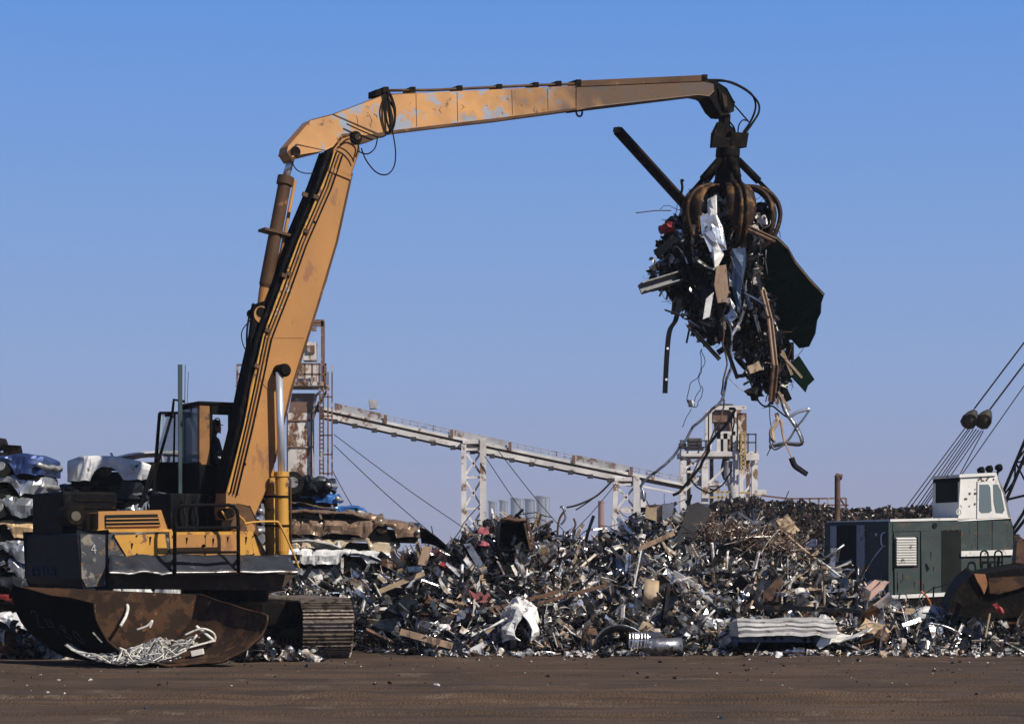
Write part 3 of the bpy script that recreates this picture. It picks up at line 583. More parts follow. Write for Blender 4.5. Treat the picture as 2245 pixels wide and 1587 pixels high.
def cable(i, n=9, out=False):
    c = nL.lerp(nR, .5); pts = []; x = rng.uniform(.14, .64); y = rng.uniform(.0, .8)
    p = nL.lerp(nR, x).lerp(fL.lerp(fR, x), y*.7); p.z = 0.
    def fl(q): t = (q-((nL+fL)/2)).dot((nR-nL).normalized())/(nR-nL).length; s9 = min(.97, abs(t*2-1)); return .04+1.05*(1-math.sqrt(1-s9**2.2))
    ang = rng.uniform(0, 6.3); 
    for k in range(n):
        base = fl(p); z = base+.02+rng.random()**1.6*.40*max(0, 1-abs((p.x-(nL.x+1.0))/1.3)); pts.append(Vector((p.x, p.y, z)))
        ang += rng.uniform(-1.3, 1.3); q = p+Vector((math.cos(ang)*.26, math.sin(ang)*.16, 0)); t = (q-((nL+fL)/2)).dot((nR-nL).normalized())/(nR-nL).length
        if not .12 < t < .70: ang = (0 if t < .4 else math.pi)+rng.uniform(-.6, .6); q = p+Vector((math.cos(ang)*.26, math.sin(ang)*.05, 0))
        p = q
    return pts
cab_m = [M['galv'], pm('white_cable', (.62, .60, .55), .5, bump=0, col2=(.3, .26, .22), amt=.3, scale=8), pm('grey_cable', (.19, .19, .2), .5, .2, bump=0)]
nm_c = ['pale grey', 'white', 'dark grey']; wh = ['curled on the pile inside the half tank', 'lying across the floor of the half tank', 'tangled near the cut rim of the half tank', 'looping over other cable in the half tank']
for i in range(165):
    k = rng.choice((0, 0, 1, 1, 2)); r_ = rng.choice((.009, .012, .016, .021))
    o = MB().tube(spline(cable(i, rng.choice((5, 8, 11)), False), 4), r_, 5).build('cable', cab_m[k], None, True)
    tag(o, f'{nm_c[k]} cable {wh[i % 4]}', 'cable', 'cables heaped in the half tank')
def tpt(px, py, Y): return at(px, py, Y)
for pts, r_, lab in (([(268, 1300, 39), (272, 1312, 38.8), (280, 1330, 38.6), (276, 1350, 38.5), (264, 1372, 38.4)], .03, 'pale cable rising in a single curve against the back wall of the half tank'),
                 ([(430, 1372, 37.9), (452, 1390, 37.9), (472, 1406, 37.9)], .028, 'pale cable end standing up at the right of the half tank'),
                 ([(405, 1392, 37.8), (440, 1378, 37.8), (465, 1385, 37.9), (472, 1400, 37.9), (455, 1408, 37.8)], .02, 'thin grey cable bent into a wide loop at the right of the half tank'),
                 ([(300, 1380, 38), (322, 1372, 38), (334, 1360, 38), (328, 1376, 38)], .02, 'short dark cable tuft pointing up in the half tank'),
                 ([(262, 1420, 37.2), (300, 1434, 37.2), (350, 1440, 37.3), (410, 1420, 37.6), (472, 1404, 37.8)], .019, 'thickest white cable stretched along the front of the half tank'),
                 ([(270, 1428, 37.3), (320, 1442, 37.2), (360, 1450, 37.2), (395, 1440, 37.4)], .015, 'white cable following the bottom edge of the half tank')):
    tag(MB().tube(spline([tpt(*p) for p in pts], 6), r_, 7).build('cable', cab_m[1], None, True), lab, 'cable', 'cables heaped in the half tank')
ju = MB(); a_ = at(433, 1430, 37.7); ju.box(a_, (.22, .12, .1), Matrix.Rotation(R(-12), 3, 'Y')); tag(ju.build('junction_box', M['cwhite'], None, bevel=.01), 'small white rectangular box among the cables in the half tank', 'junction box')

# ------------------------------------------------------------------ crushed cars
def carmat(nm, c, met=.25, rough=.33, r_=.2): return pm(nm, c, rough, met, col2=(.05, .035, .03), amt=r_, scale=4, bump=.1, bs=6, var=.2, col3=tuple(min(1, x*1.2+.08) for x in c), amt3=.15, sc3=7)
CC = dict(white=carmat('car_white', (.68, .68, .68), 0), silver=carmat('car_silver', (.42, .44, .48), .6), navy=carmat('car_navy', (.035, .06, .17), .4), blue=carmat('car_blue', (.04, .15, .42), .3),
          grey=carmat('car_grey', (.22, .23, .25), .4), tan=carmat('car_tan', (.58, .40, .22), .1), cream=carmat('car_cream', (.60, .48, .34), .1), brown=carmat('car_brown', (.24, .16, .11), .2, r_=.25), maroon=carmat('car_maroon', (.22, .03, .03), .2), dark=carmat('car_dark', (.03, .033, .04), .3), bronze=carmat('car_bronze', (.26, .18, .12), .4))
cargap = pm('torn_interior', (.006, .006, .006), .8, bump=.3)
def crushed_car(col, label, grp_, loc, yaw, L=4.4, W=1.72, H=.5, seed=0, wheels=(1, 1), sedan=False, tail=0., amp=1., pitch=0):
    rt = bpy.data.objects.new('crushed_car', None); COL.objects.link(rt); rt.location = loc; rt.rotation_euler = (0, R(pitch), R(yaw)); tag(rt, label, 'crushed car', grp_); ORG[rt.name] = Vector()
    rg = random.Random(seed); wc = (-.31*L, .30*L); wr = .33
    so_ = Vector((seed*5.1, seed*2.3, 1.7))
    def ztop(x):
        q = x/L*2; b = H*(.80+.05*math.sin(q*2.4+seed)); b -= .10*max(0, abs(q)-.72)/.28*H*1.4
        if sedan: b = H*(1.0 if q < -.55 else 1.0-.30*min(1, (q+.55)/.35))-.10*H*max(0, -q-.86)*8
        return b+tail*max(0, -q-.5)
    rows = []; NX = 74
    for i in range(NX+1):
        x = -L/2+L*i/NX; zt = ztop(x); arch = .09
        for c_ in wc:
            d = abs(x-c_)
            if d < wr: arch = max(arch, min(zt-.10, .04+math.sqrt(wr*wr-d*d)))
        e = 1-max(0, abs(x/L*2)-.9)*1.2; hw = W/2*e; row = []
        for (yy, zz) in ((-1, arch), (-1.02, arch+(zt-arch)*.3), (-1.03, arch+(zt-arch)*.6), (-.99, arch+(zt-arch)*.86), (-.93, zt), (-.6, zt+.03), (-.2, zt+.045), (.2, zt+.045), (.6, zt+.03), (.93, zt), (1, arch+(zt-arch)*.7), (1, arch)):
            p = Vector((x, yy*hw, zz)); n1 = noise.noise_vector(p*1.5+so_)*.09*amp; n2 = noise.noise_vector(p*4.2+so_)*.06*amp+noise.noise_vector(p*9+so_)*.03*amp
            cr_ = abs(noise.noise(p*2.6+so_*2)); dn = max(0, .16-cr_); p = p+n1*1.15+n2*1.2-Vector((0, -dn*.9*amp if yy < 0 else 0, dn*.7*amp)); row.append(p)
        rows.append(row)
    for r_ in (rows[0], rows[-1]):
        pass
    b = MB().grid(rows); n_ = 12
    for base, s_ in ((0, 1), (NX*n_, -1)):
        c_ = Vector((0, 0, 0)); 
        for k in range(n_): c_ += b.v[base+k]/n_
        ci = len(b.v); b.v.append(c_+Vector((.03*-s_, 0, 0)))
        for k in range(n_): b.f.append((base+k, base+(k+1) % n_, ci) if s_ > 0 else (base+(k+1) % n_, base+k, ci))
    bd = b.build('body', CC[col], rt, False)
    ins = MB(); ins.box((0, 0, .12), (L*.96, W*.86, .3)).box((0, 0, H*.62), (L*.5, W*.9, .2)); ins.disp(.03, 3, seed); ins.build('crushed_interior', cargap, rt)
    rf_ = []; hl = L*.26
    for i in range(29):
        x = -hl+2*hl*i/28-.1; ez = -.13*abs(i/14-1)**3; row = []
        for k in range(13):
            q = k/12*2-1; p = Vector((x, q*W*.46, H*1.0+.12+ez-.06*q*q)); p += noise.noise_vector(p*1.8+so_)*.1*amp+noise.noise_vector(p*5+so_)*.06*amp+noise.noise_vector(p*11+so_)*.03*amp; row.append(p)
        rf_.append(row)
    MB().grid(rf_).build('roof', CC[col], rt, False, thick=.03)
    for x in (-hl-.02, -.15, hl-.15):
        for y in (-1, 1): MB().bar((x, y*W*.42, H*.75), (x+rg.uniform(-.1, .1), y*W*.43, H+.08), .06, .05).build('pillar', CC[col], rt)
    for j, c_ in enumerate(wc):
        if wheels[j]:
            for y in (-1,):
                wp = Vector((c_+rg.uniform(-.03, .03), y*(W/2-.16), .28)); k_ = MB()
                if wheels[j] == 1: MB().tube([wp, wp+Vector((0, -.13, 0))], .27, 20).build('wheel', M['tyre'], rt); MB().tube([wp+Vector((0, -.11, 0)), wp+Vector((0, -.15, 0))], [.15, .12], 14).build('hub', M['bare'], rt)
                else: MB().tube([wp, wp+Vector((0, -.08, 0))], .13, 14).build('brake_drum', M['grapple'], rt)
    for s_ in (1,):
        bp = [Vector((s_*(L/2+.05-.1*abs(q)**3), q*W*.52, H*.42)) for q in np.linspace(-1, 1, 9)]; bb = MB()
        MB().tube([p+noise.noise_vector(p*2+so_)*.08 for p in bp], .055, 6).build('bumper', M['bare'], rt, True)
    return rt
g1, g2 = 'flattened cars stacked behind the scrap handler', 'flattened cars stacked beyond the handler boom'
seed = 0
def ct(px_c, py, Y): p = at(px_c, py, Y); return (p.x, p.y, p.z)
colA = [('tan', 'tan crushed car at the foot of the left stack behind the half tank', 1430), ('white', 'white crushed car low in the left stack just above a tan one', 1386), ('maroon', 'dark red crushed car low in the left stack', 1345), ('dark', 'nearly black crushed car under the silver ones in the left stack', 1312),
        ('silver', 'silver blue crushed car in the left stack, below its twin', 1275), ('silver', 'silver crushed car in the left stack right under the tan one', 1232), ('tan', 'tan crushed car half way up the left stack beside the handler', 1182), ('grey', 'grey crushed car with open wheel arch above the tan one in the left stack', 1134), ('silver', 'dented silver crushed car second from the top of the left stack', 1090), ('navy', 'dark blue crushed car on top of the left stack', 1046)]
for i, (c, lb, py) in enumerate(colA):
    crushed_car(c, lb, g1, ct(-112+((i*37) % 17)-8, py+6, 45.9), (-1)**i*2-1, H=.64 if i < 9 else .6, seed=i+3, wheels=(0, 1 if i in (7, 9) else 0), amp=.8 if i in (3, 4, 5, 8) else .4)
colB = [('grey', 'grey crushed car lowest behind the handler tracks', 1405), ('silver', 'silver crushed car low behind the handler undercarriage', 1360), ('white', 'white crushed car behind the handler, level with its turntable', 1316), ('dark', 'dark crushed car behind the handler deck', 1272), ('cream', 'cream crushed car hidden mostly by the yellow handler deck', 1228), ('grey', 'grey crushed car just above the handler deck', 1186),
        ('silver', 'silver crushed car seen between engine hood and cab', 1142), ('dark', 'dark crushed car under the topmost white car', 1100), ('white', 'white crushed car with open black wheel arch topping the stack by the cab', 1056)]
for i, (c, lb, py) in enumerate(colB):
    crushed_car(c, lb, g1, ct(378 if i == 8 else 366+((i*53) % 21)-10, py+6, 47.6), (-1)**i*2+(3 if i == 8 else 0), H=.6, seed=i+23, wheels=(2, 0) if i == 8 else (0, 0), sedan=i == 8, amp=.26 if i == 8 else 1.0, pitch=-1 if i == 8 else 0)
colC = [('grey', 'grey crushed car at the base of the stack beyond the tracks', 1388), ('silver', 'silver crushed car second from the bottom beyond the tracks', 1346), ('dark', 'dark crushed car low in the stack right of the boom', 1306), ('silver', 'silver crushed car just under the dented white one right of the boom', 1268), ('white', 'dented white crushed car beneath the cream one right of the boom', 1232),
        ('cream', 'cream crushed car under the brown one right of the boom', 1200), ('brown', 'brown crushed car whose wheel arch sticks out over the scrap heap', 1170)]
for i, (c, lb, py) in enumerate(colC):
    xx = {6: 722, 5: 668, 4: 660, 3: 640}.get(i, 625)
    crushed_car(c, lb, g2, ct(xx, py+10, 52+.1*(i % 2)), -(-1)**i*2+(3 if i == 6 else 0), H=.56, seed=i+43, wheels=(0, 2 if i == 6 else 0), amp=.45 if i >= 3 else .8, pitch=2.2 if i >= 5 else 1)
crushed_car('bronze', 'bronze crushed car lying flat above the brown one right of the boom', g2, ct(640, 1150, 52.2), 3, H=.44, seed=61, wheels=(0, 0), amp=.8, pitch=3)
crushed_car('blue', 'long blue crushed car near the top of the stack right of the boom', g2, ct(600, 1128, 52.4), -2, H=.32, seed=57, wheels=(0, 0), amp=.5, pitch=3)
crushed_car('blue', 'bright blue crushed car under the topmost dark one right of the boom', g2, ct(545, 1112, 52.2), 2, H=.44, seed=52, wheels=(0, 0), amp=.6)
crushed_car('dark', 'black crushed car topmost on the stack beneath the rusty tower', g2, ct(528, 1086, 52), 1, H=.5, seed=54, wheels=(0, 1), amp=1.2)
# odd bits on top of the left stack
o = MB().tube([at(-6, 975, 45.5), at(14, 972, 45.5)], [.16, .1], 12).disp(.05, 5).build('scrap_tyre', M['tyre'], None); tag(o, 'dark crumpled tyre on top of the left stack of crushed cars', 'tyre')
o = MB().box(at(30, 989, 45.5), (.3, .3, .2)).disp(.1, 4).build('torn_bracket', M['grime'], None); tag(o, 'dark torn bracket on the dark blue crushed car', 'bracket')

# ------------------------------------------------------------------ crane at the right
K = Frame((2000-CX)/F*55, 55, 22)
kr = thing('crawler_crane', 'dark green crawler crane with a white cab, its cables running up to the right', 'crane', tuple(K.o))
def KP(name, pts, v1, v0, m, parent=None, bevel=.015, label=None):
    mb = MB(); K.poly(mb, pts, v1, v0); return mb.build(name, M[m], parent or kr, bevel=bevel, label=label)
v1 = 1.5
house = KP('machinery_house', [(1950, 1142), (2214, 1136), (2222, 1160), (2222, 1306), (1950, 1306)], v1, -1.6, 'green', bevel=.1)
u0 = K.u(1950, v1); zt = K.z(1950, 1142, v1)
KP('roof_edge', [(1952, 1138), (2100, 1135), (2100, 1140), (1952, 1143)], v1+.02, -1.5, 'cwhite', house, .01)
KP('top_band', [(1958, 1147), (2108, 1144), (2108, 1161), (1958, 1165)], v1+.02, v1, 'green', house, .01)
c = K.P(2049, 1152, v1+.02); MB().tube([c, c+K.n*.02], .07, 14).build('porthole', M['greendk'], house)
dl = KP('louvre_door', [(1961, 1167), (2016, 1166), (2017, 1302), (1963, 1304)], v1+.045, v1, 'green', house, .01)
KP('louvre_recess', [(1965, 1178), (2013, 1177), (2013, 1243), (1966, 1244)], v1+.055, v1+.045, 'greendk', dl, 0)
for k in range(11):
    y = 1181+k*5.6; a, b = K.P(1965, y, v1+.09), K.P(2008, y-.6, v1+.09); MB().bar(a, b, .07, .034, up=Vector((0, 0, 1))+K.n*.6).build('louvre', M['cwhite'], dl)
KP('kick_panel', [(1968, 1252), (2014, 1250), (2014, 1300), (1969, 1301)], v1+.06, v1+.045, 'green', dl, .008)
KP('sliding_door', [(2020, 1165), (2062, 1163), (2064, 1300), (2022, 1303)], v1+.06, v1, 'green', house, .01)
c = K.P(2030, 1235, v1+.07); MB().bar(c, c+Vector((.08, 0, -.15)), .03, .03).build('door_latch', M['greendk'], house)
KP('open_doorway', [(2064, 1162), (2107, 1161), (2108, 1300), (2065, 1301)], v1+.006, v1-.2, 'greendk', house, 0)
KP('deck_sill', [(1955, 1305), (2085, 1298), (2085, 1306), (1955, 1312)], v1+.15, v1-.1, 'cwhite', house, .01)
KP('lower_band', [(2108, 1208), (2222, 1205), (2222, 1216), (2108, 1219)], v1+.06, v1, 'cwhite', house, .01)
for x in (2143, 2175): KP('side_seam', [(x, 1140), (x+1.2, 1140), (x+1.2, 1205), (x, 1205)], v1+.008, v1, 'greendk', house, 0)
for x in list(range(1958, 2105, 12)):
    c = K.P(x, 1163, v1+.02); MB().tube([c, c+K.n*.012], .016, 6).build('rivet', M['exh'], house)
for y in range(1150, 1204, 11):
    for x in (2139, 2171, 2210): c = K.P(x, y, v1); MB().tube([c, c+K.n*.012], .016, 6).build('rivet', M['exh'], house)
rng = random.Random(6)
for k in range(9):
    x, y = rng.choice(((rng.uniform(1965, 2010), rng.uniform(1254, 1295)), (rng.uniform(2024, 2060), rng.uniform(1180, 1290)), (rng.uniform(2112, 2210), rng.uniform(1150, 1200)))); c = K.P(x, y, v1+.07 if x < 2064 else v1+.004)
    MB().tube([c, c-Vector((0, 0, rng.uniform(.05, .22)))], [.012, .004], 5).build('rust_run', M['exh'], house)
# rear face details
def krear(name, va, vb, za, zb_, m, off=.02):
    mb = MB(); K.box(mb, u0-off, u0, va, vb, za, zb_); return mb.build(name, M[m], house)
krear('rear_opening', -1.0, .2, .95, 2.75, 'greendk', .012); krear('rear_strip', .0, .38, 1.35, 2.75, 'pgrey', .03); krear('rear_strip', -1.3, -1.0, 1.35, 2.75, 'pgrey', .03); krear('rear_shelf', -1.6, 1.0, 1.25, 1.34, 'green', .3)
c = K.w(u0, .9, 2.5); MB().tube([c, c-K.h*.02], .04, 8).build('rivet_plate', M['cwhite'], house)
MB().tube(spline([K.w(u0+.02, 1.3, 2.2), K.w(u0-.1, 1.3, 2.25), K.w(u0-.1, 1.3, 2.5), K.w(u0+.02, 1.3, 2.55)], 4), .02, 6).build('grab_handle', M['cwhite'], house)
# exhaust
eb_ = at(1855, 1160, 55.6)
MB().tube(spline([at(1856, 1162, 55.2), at(1842, 1157, 55.6), at(1836, 1140, 55.8), at(1836, 1100, 55.8), at(1836, 1042, 55.8)], 5), .075, 12).build('exhaust_pipe', M['exh'], kr, True)
MB().tube([at(1832, 1043, 55.8), at(1846, 1046, 55.8)], .075, 12).build('rain_cap', M['exh'], kr); MB().tube([at(1841, 1092, 55.8), at(1878, 1145, 56.1)], .025, 6).build('exhaust_stay', M['exh'], kr)
# cab
cbk = KP('crane_cab', [(2104, 1044), (2182, 1040), (2200, 1080), (2214, 1136), (2104, 1138)], v1, .35, 'cwhite', bevel=.05)
cr_ = MB(); uu = K.u(2104, v1); zz0, zz1 = K.z(2104, 1137, v1), K.z(2104, 1047, v1)
K.box(cr_, uu-.02, uu, .45, 1.42, zz0+.42, zz1-.08); cr_.build('rear_window', M['greendk'], cbk)
cr2 = MB(); K.box(cr2, uu-.03, uu-.0, .35, 1.5, zz1-.1, zz1); cr2.build('cab_visor', M['black'], cbk)
wf = KP('side_door', [(2143, 1056), (2186, 1054), (2200, 1082), (2211, 1134), (2143, 1136)], v1+.025, v1, 'cwhite', cbk, .01)
KP('side_window', [(2148, 1062), (2167, 1062), (2171, 1068), (2174, 1118), (2170, 1123), (2152, 1124), (2147, 1118)], v1+.035, v1+.02, 'dglass', wf, .01)
KP('side_window', [(2178, 1062), (2187, 1062), (2194, 1075), (2202, 1118), (2198, 1124), (2184, 1123), (2179, 1100)], v1+.035, v1+.02, 'dglass', wf, .01)
KP('drip_rail', [(2104, 1040), (2182, 1036), (2184, 1042), (2104, 1046)], v1+.05, .3, 'cwhite', cbk, .008)
rng = random.Random(3)
for k in range(16):
    x, y = rng.choice([(rng.uniform(2108, 2140), rng.uniform(1050, 1130)), (rng.uniform(2143, 2185), rng.uniform(1046, 1054))]); c = K.P(x, y, v1); MB().tube([c, c+K.n*.012], rng.uniform(.015, .035), 8).build('rust_hole', M['exh'], cbk)
MB().tube([K.P(2102, 1122, v1+.05)+Vector((.06*math.cos(t), 0, .07*math.sin(t))) for t in np.linspace(0, 6.28, 10)], .02, 6).build('lifting_ring', M['cwhite'], cbk)
for x, r_ in ((2148, 1031), (2166, 1028), (2187, 1025)):
    c = K.P(x, r_, 1.2); lamp = MB().tube([c-K.h*.06-K.n*.02, c, c+K.h*.08, c+K.h*.1], [.04, .09, .1, .085], 14).build('floodlight', M['black'], cbk, True); MB().tube([c+K.h*.095, c+K.h*.11], .08, 14).build('lens', M['pgrey'], lamp); MB().bar(c-Vector((0, 0, .2)), c, .03).build('lamp_stem', M['black'], lamp)
MB().bar(K.P(2140, 1039, 1.2), K.P(2188, 1036, 1.2), .04).bar(K.P(2176, 1048, 1.2), K.P(2190, 1032, 1.2), .05).build('light_bar', M['black'], cbk)
for x in (2150, 2181):
    MB().tube(spline([K.P(x, 1245, v1+.3), K.P(x, 1215, v1+.3), K.P(x+4, 1208, v1+.3), K.P(x+12, 1208, v1+.3), K.P(x+16, 1216, v1+.3), K.P(x+16, 1245, v1+.3)], 4), .022, 6).build('step_handle', M['black'], kr, True)
MB().bar(K.P(2150, 1232, v1+.3), K.P(2197, 1232, v1+.3), .05).bar(K.P(2180, 1300, v1+.2), K.P(2190, 1220, v1+.2), .05).build('step_bar', M['black'], kr)
KP('lower_frame', [(1945, 1306), (2240, 1306), (2240, 1335), (1960, 1335)], v1-.3, -1.4, 'grime')
for s_ in (1.6, -1.7):
    tk = MB(); tk.prism([K.w(a, s_, z) for a, z in ((-2.4, .45), (-2.1, .95), (3.6, .95), (3.9, .45), (3.6, .05), (-2.1, .05))], K.n*-.7); tk.build('crawler_track', M['grime'], kr, bevel=.05)
# lattice boom
bl0, bl1 = at(2190, 1195, 57.2), at(2388, 720, 59); bd_ = (bl1-bl0).normalized(); bs_ = bd_.cross(Vector((0, 1, 0))).normalized()
lb = MB(); cn = []
for a in (-.36, .36):
    for b_ in (-.4, .4): o_ = bs_*a+Vector((0, b_, 0)); cn.append(o_); lb.tube([bl0+o_*.3, bl0+bd_*1.2+o_, bl1+o_], .045, 6)
for k in range(12):
    p, q = bl0+bd_*(1.2+k*.6), bl0+bd_*(1.2+(k+1)*.6)
    for i, j in ((0, 1), (2, 3), (0, 2), (1, 3)):
        a_, b_ = (cn[i], cn[j]) if k % 2 else (cn[j], cn[i]); lb.tube([p+a_, q+b_], .026, 5)
lb.build('lattice_boom', M['black'], kr)
fo = MB(); fo.bar(bl0-Vector((.2, 0, .6)), bl0+bd_*.5, .5, .4); fo.build('boom_foot', M['green'], kr, bevel=.03)
# blocks and cables
for cx2, cy2, up_ in ((2127, 920, 0), (2158, 920, 1)):
    p = at(cx2-9, cy2+14, 55); q = at(cx2+9, cy2-16, 55); d_ = (q-p)
    b_ = MB().tube([p-d_*.1, p+d_*.1, p+d_*.5, p+d_*.85, q+d_*.15], [.1, .2, .21, .15, .06], 12).build('pulley_block', M['pdark'], kr, False)
    for sgn in (-1, 1): MB().tube([p+d_*.35+Vector((0, sgn*.14, 0)), p+d_*.35+Vector((0, sgn*.2, 0))], .17, 16).build('sheave', M['grime'], b_)
cab_pts = [((2136, 896), (2250, 745), .022), ((2170, 898), (2250, 792), .024), ((1958, 1150), (2116, 938), .014), ((1968, 1150), (2122, 941), .014), ((1982, 1150), (2126, 942), .014), ((1990, 1150), (2134, 941), .014), ((1994, 1152), (2141, 940), .014), ((2010, 1152), (2152, 943), .014), ((2046, 1148), (2156, 944), .014), ((2070, 1095), (2260, 825), .014), ((2000, 1150), (2146, 942), .014)]
for (a, b, r_) in cab_pts:
    p, q = at(a[0], a[1], 55), at(b[0], b[1], 55)
    if b[0] > 2240: q = p+(q-p)*1.9
    MB().tube([p, q], r_, 5).build('hoist_cable', M['wire'], kr)

# ------------------------------------------------------------------ the processing plant behind
def bars(name, segs, wd, m, parent=None, Y=115, Y2=None):
    b_ = MB()
    for (x0, y0, x1, y1) in segs: b_.bar(at(x0, y0, Y), at(x1, y1, Y2 or Y), wd, wd, up=(0, 1, 0) if abs(x0-x1) > abs(y0-y1) else (0, 1, 0))
    return b_.build(name, M[m], parent)
YT = 115
tw = thing('rusty_tower', 'tall white and rust brown steel tower with a railed platform, just right of the boom', 'tower', tuple(at(665, HY, YT).xy)+(0,))
def PB(name, x0, y0, x1, y1, m, parent, Y=YT, d=1.3, dy=0., bevel=.02):      # upright block seen between two pixels
    a, b = at(x0, y1, Y), at(x1, y0, Y); mb = MB().box(((a.x+b.x)/2, Y+d/2+dy, (a.z+b.z)/2), (b.x-a.x, d, b.z-a.z)); return mb.build(name, M[m], parent, bevel=bevel)
sh_ = PB('shaft', 630, 905, 683, 1235, 'pwhite', tw, d=1.6)
for y in (922, 980, 1045): PB('shaft_band', 628, y-2, 686, y+2, 'prust', sh_, dy=-.06, d=.05)
for x in (683, 630): PB('shaft_corner', x-1.5, 905, x+1.5, 1235, 'pdark', sh_, dy=-.05, d=.06)
hp_ = MB(); a, b, c, d = at(640, 862, YT), at(690, 862, YT), at(683, 905, YT), at(632, 905, YT); hp_.prism([a, b, c, d], (0, 1.5, 0)); hp_.build('hopper_neck', M['prust'], tw)
pt = PB('platform', 560, 839, 716, 848, 'pwhite', tw, d=2.6, dy=-.6)
PB('platform_left', 518, 845, 560, 849, 'pdark', tw, d=2.0, dy=-.3)
rl = []
for x in (652, 668, 684, 700, 714): rl.append((x, 797, x, 842))
bars('platform_railing', [(520, 800, 545, 800), (520, 820, 545, 820), (520, 800, 520, 848), (531, 800, 531, 848)], .1, 'prust', tw, YT-.6)
rl += [(640, 797, 716, 799), (640, 820, 716, 821)]
[(520, 800, 545, 800), (520, 820, 545, 820), (520, 800, 520, 848), (531, 800, 531, 848)]
bars('platform_railing', rl, .1, 'prust', tw, YT-.6)
PB('upper_housing', 650, 795, 693, 842, 'pwhite', tw, d=1.2); PB('upper_housing', 664, 750, 693, 790, 'pwhite', tw, d=1.0); PB('vent_grille', 672, 757, 690, 775, 'prust', tw, d=.1, dy=-.1)
bars('lifting_frame', [(708, 704, 708, 842), (674, 712, 710, 712), (674, 705, 710, 705), (682, 722, 694, 722), (676, 712, 670, 760), (660, 740, 676, 760)], .2, 'prust', tw, YT+.3)
lad = [(701, 800, 701, 1080), (709, 800, 709, 1120), (728, 800, 728, 1044)]+[(701, y, 709, y) for y in range(856, 1080, 9)]+[(701, y, 728, y) for y in range(870, 1050, 42)]+[(719, 815, 719, 1044)]
bars('caged_ladder', lad, .075, 'prust', tw, YT-.5)
bars('platform_brace', [(690, 870, 712, 848), (690, 905, 720, 850), (686, 918, 700, 880)], .12, 'prust', tw, YT-.3)
bars('lower_frame', [(700, 1087, 734, 1087), (734, 1087, 734, 1235), (700, 1117, 734, 1117), (709, 1060, 709, 1235)], .1, 'prust', tw, YT-.4)

# conveyor
cv = thing('conveyor', 'long white sloping conveyor bridge between the rusty tower and the far platform', 'conveyor', tuple(at(1040, HY, YT).xy)+(0,))
def cyy(x): return 899+(x-700)*(1068-899)/(1500-700)+6*math.sin((x-700)/800*math.pi)*.6
def cbeam(name, x0, x1, o0, o1, m, dy, d, parent=cv):
    b_ = MB(); n = 10; 
    for i in range(n):
        xa, xb = x0+(x1-x0)*i/n, x0+(x1-x0)*(i+1)/n
        b_.prism([at(xa, cyy(xa)+o0, YT)+Vector((0, dy, 0)), at(xb, cyy(xb)+o0, YT)+Vector((0, dy, 0)), at(xb, cyy(xb)+o1, YT)+Vector((0, dy, 0)), at(xa, cyy(xa)+o1, YT)+Vector((0, dy, 0))], (0, d, 0))
    return b_.build(name, M[m], parent)
cbeam('upper_chord', 686, 1500, -9, -3, 'pwhite2', 0, .25); cbeam('belt', 690, 1500, -3, 3, 'pdark', .2, 1.2); cbeam('lower_chord', 700, 1405, 3, 14, 'pwhite2', -.05, .3); cbeam('underside', 700, 1405, 12, 16, 'pdark', .1, 1.3)
cbeam('lower_chord', 1405, 1500, 14, 18, 'pwhite2', -.05, .2)
for k, x in enumerate(range(735, 1400, 43)): b_ = MB().box(at(x, cyy(x)+17, YT), (.28, .5, .22)); b_.build('return_roller', M['pdark'], cv)
for x0, x1, m in ((733, 845, 'pgrey'), (990, 1112, 'pgrey'), (1258, 1380, 'pgrey')):
    cbeam('guard_panel', x0, x1, -24, -9, m, .2, .08)
for x0, x1 in ((848, 988), (1118, 1256), (1384, 1500)):
    sg = [(x0, cyy(x0)-21, (x0+x1)/2, cyy((x0+x1)/2)-21), ((x0+x1)/2, cyy((x0+x1)/2)-21, x1, cyy(x1)-21)]+[(x, cyy(x)-21, x, cyy(x)-7) for x in range(x0, x1, 17)]+[(x0, cyy(x0)-14, x1, cyy(x1)-14)]
    bars('guard_rail', sg, .045, 'pgrey', cv, YT+.2)
for x in (845, 990, 1118, 1258, 1384): bars('guard_post', [(x, cyy(x)-22, x, cyy(x)-4)], .16, 'prust', cv, YT)
o = MB().box(at(819, 888, YT+.5), (.45, .3, .4)).disp(.15, 2).build('belt_lump', M['pgrey'], cv)
def trestle(label, x0, x1, ytop, Y, xs_, wleg=.26, left_lean=0):
    t_ = thing('support_trestle', label, 'trestle', tuple(at((x0+x1)/2, HY, Y).xy)+(0,), 'steel trestles carrying the conveyor')
    for yy in (0, 1.3):
        bars('leg', [(x0-left_lean, HY+62*.7, x0, ytop+10)], wleg, 'pwhite2', t_, Y+yy); bars('leg', [(x1, HY+43, x1, ytop-4)], wleg*1.25, 'pwhite2', t_, Y+yy)
    ys_ = xs_; sg = []
    for k in range(len(ys_)-1): sg += [(x0, ys_[k], x1, ys_[k+1]), (x1, ys_[k], x0, ys_[k+1])]
    bars('cross_brace', sg, .11, 'pwhite2', t_, Y+.1); bars('cross_tie', [(x0, y, x1, y) for y in ys_], .13, 'pwhite2', t_, Y)
    PB('cap_beam', x0-3, ytop, x1+4, ytop+9, 'pwhite2', t_, Y=Y, d=1.4, dy=-.1); return t_
trestle('tall white braced trestle under the middle of the conveyor', 1017, 1059, 964, 114.4, (985, 1046, 1115, 1180))
trestle('short white braced trestle near the low end of the conveyor', 1350, 1395, 1046, 114.4, (1062, 1118, 1180), left_lean=8)
tb_ = bars('brace_frame', [(1362, 1118, 1415, 1118), (1410, 1075, 1410, 1235)], .3, 'pwhite2', None, 115.5); tag(tb_, 'low white cross frame beside the short trestle', 'steel frame')

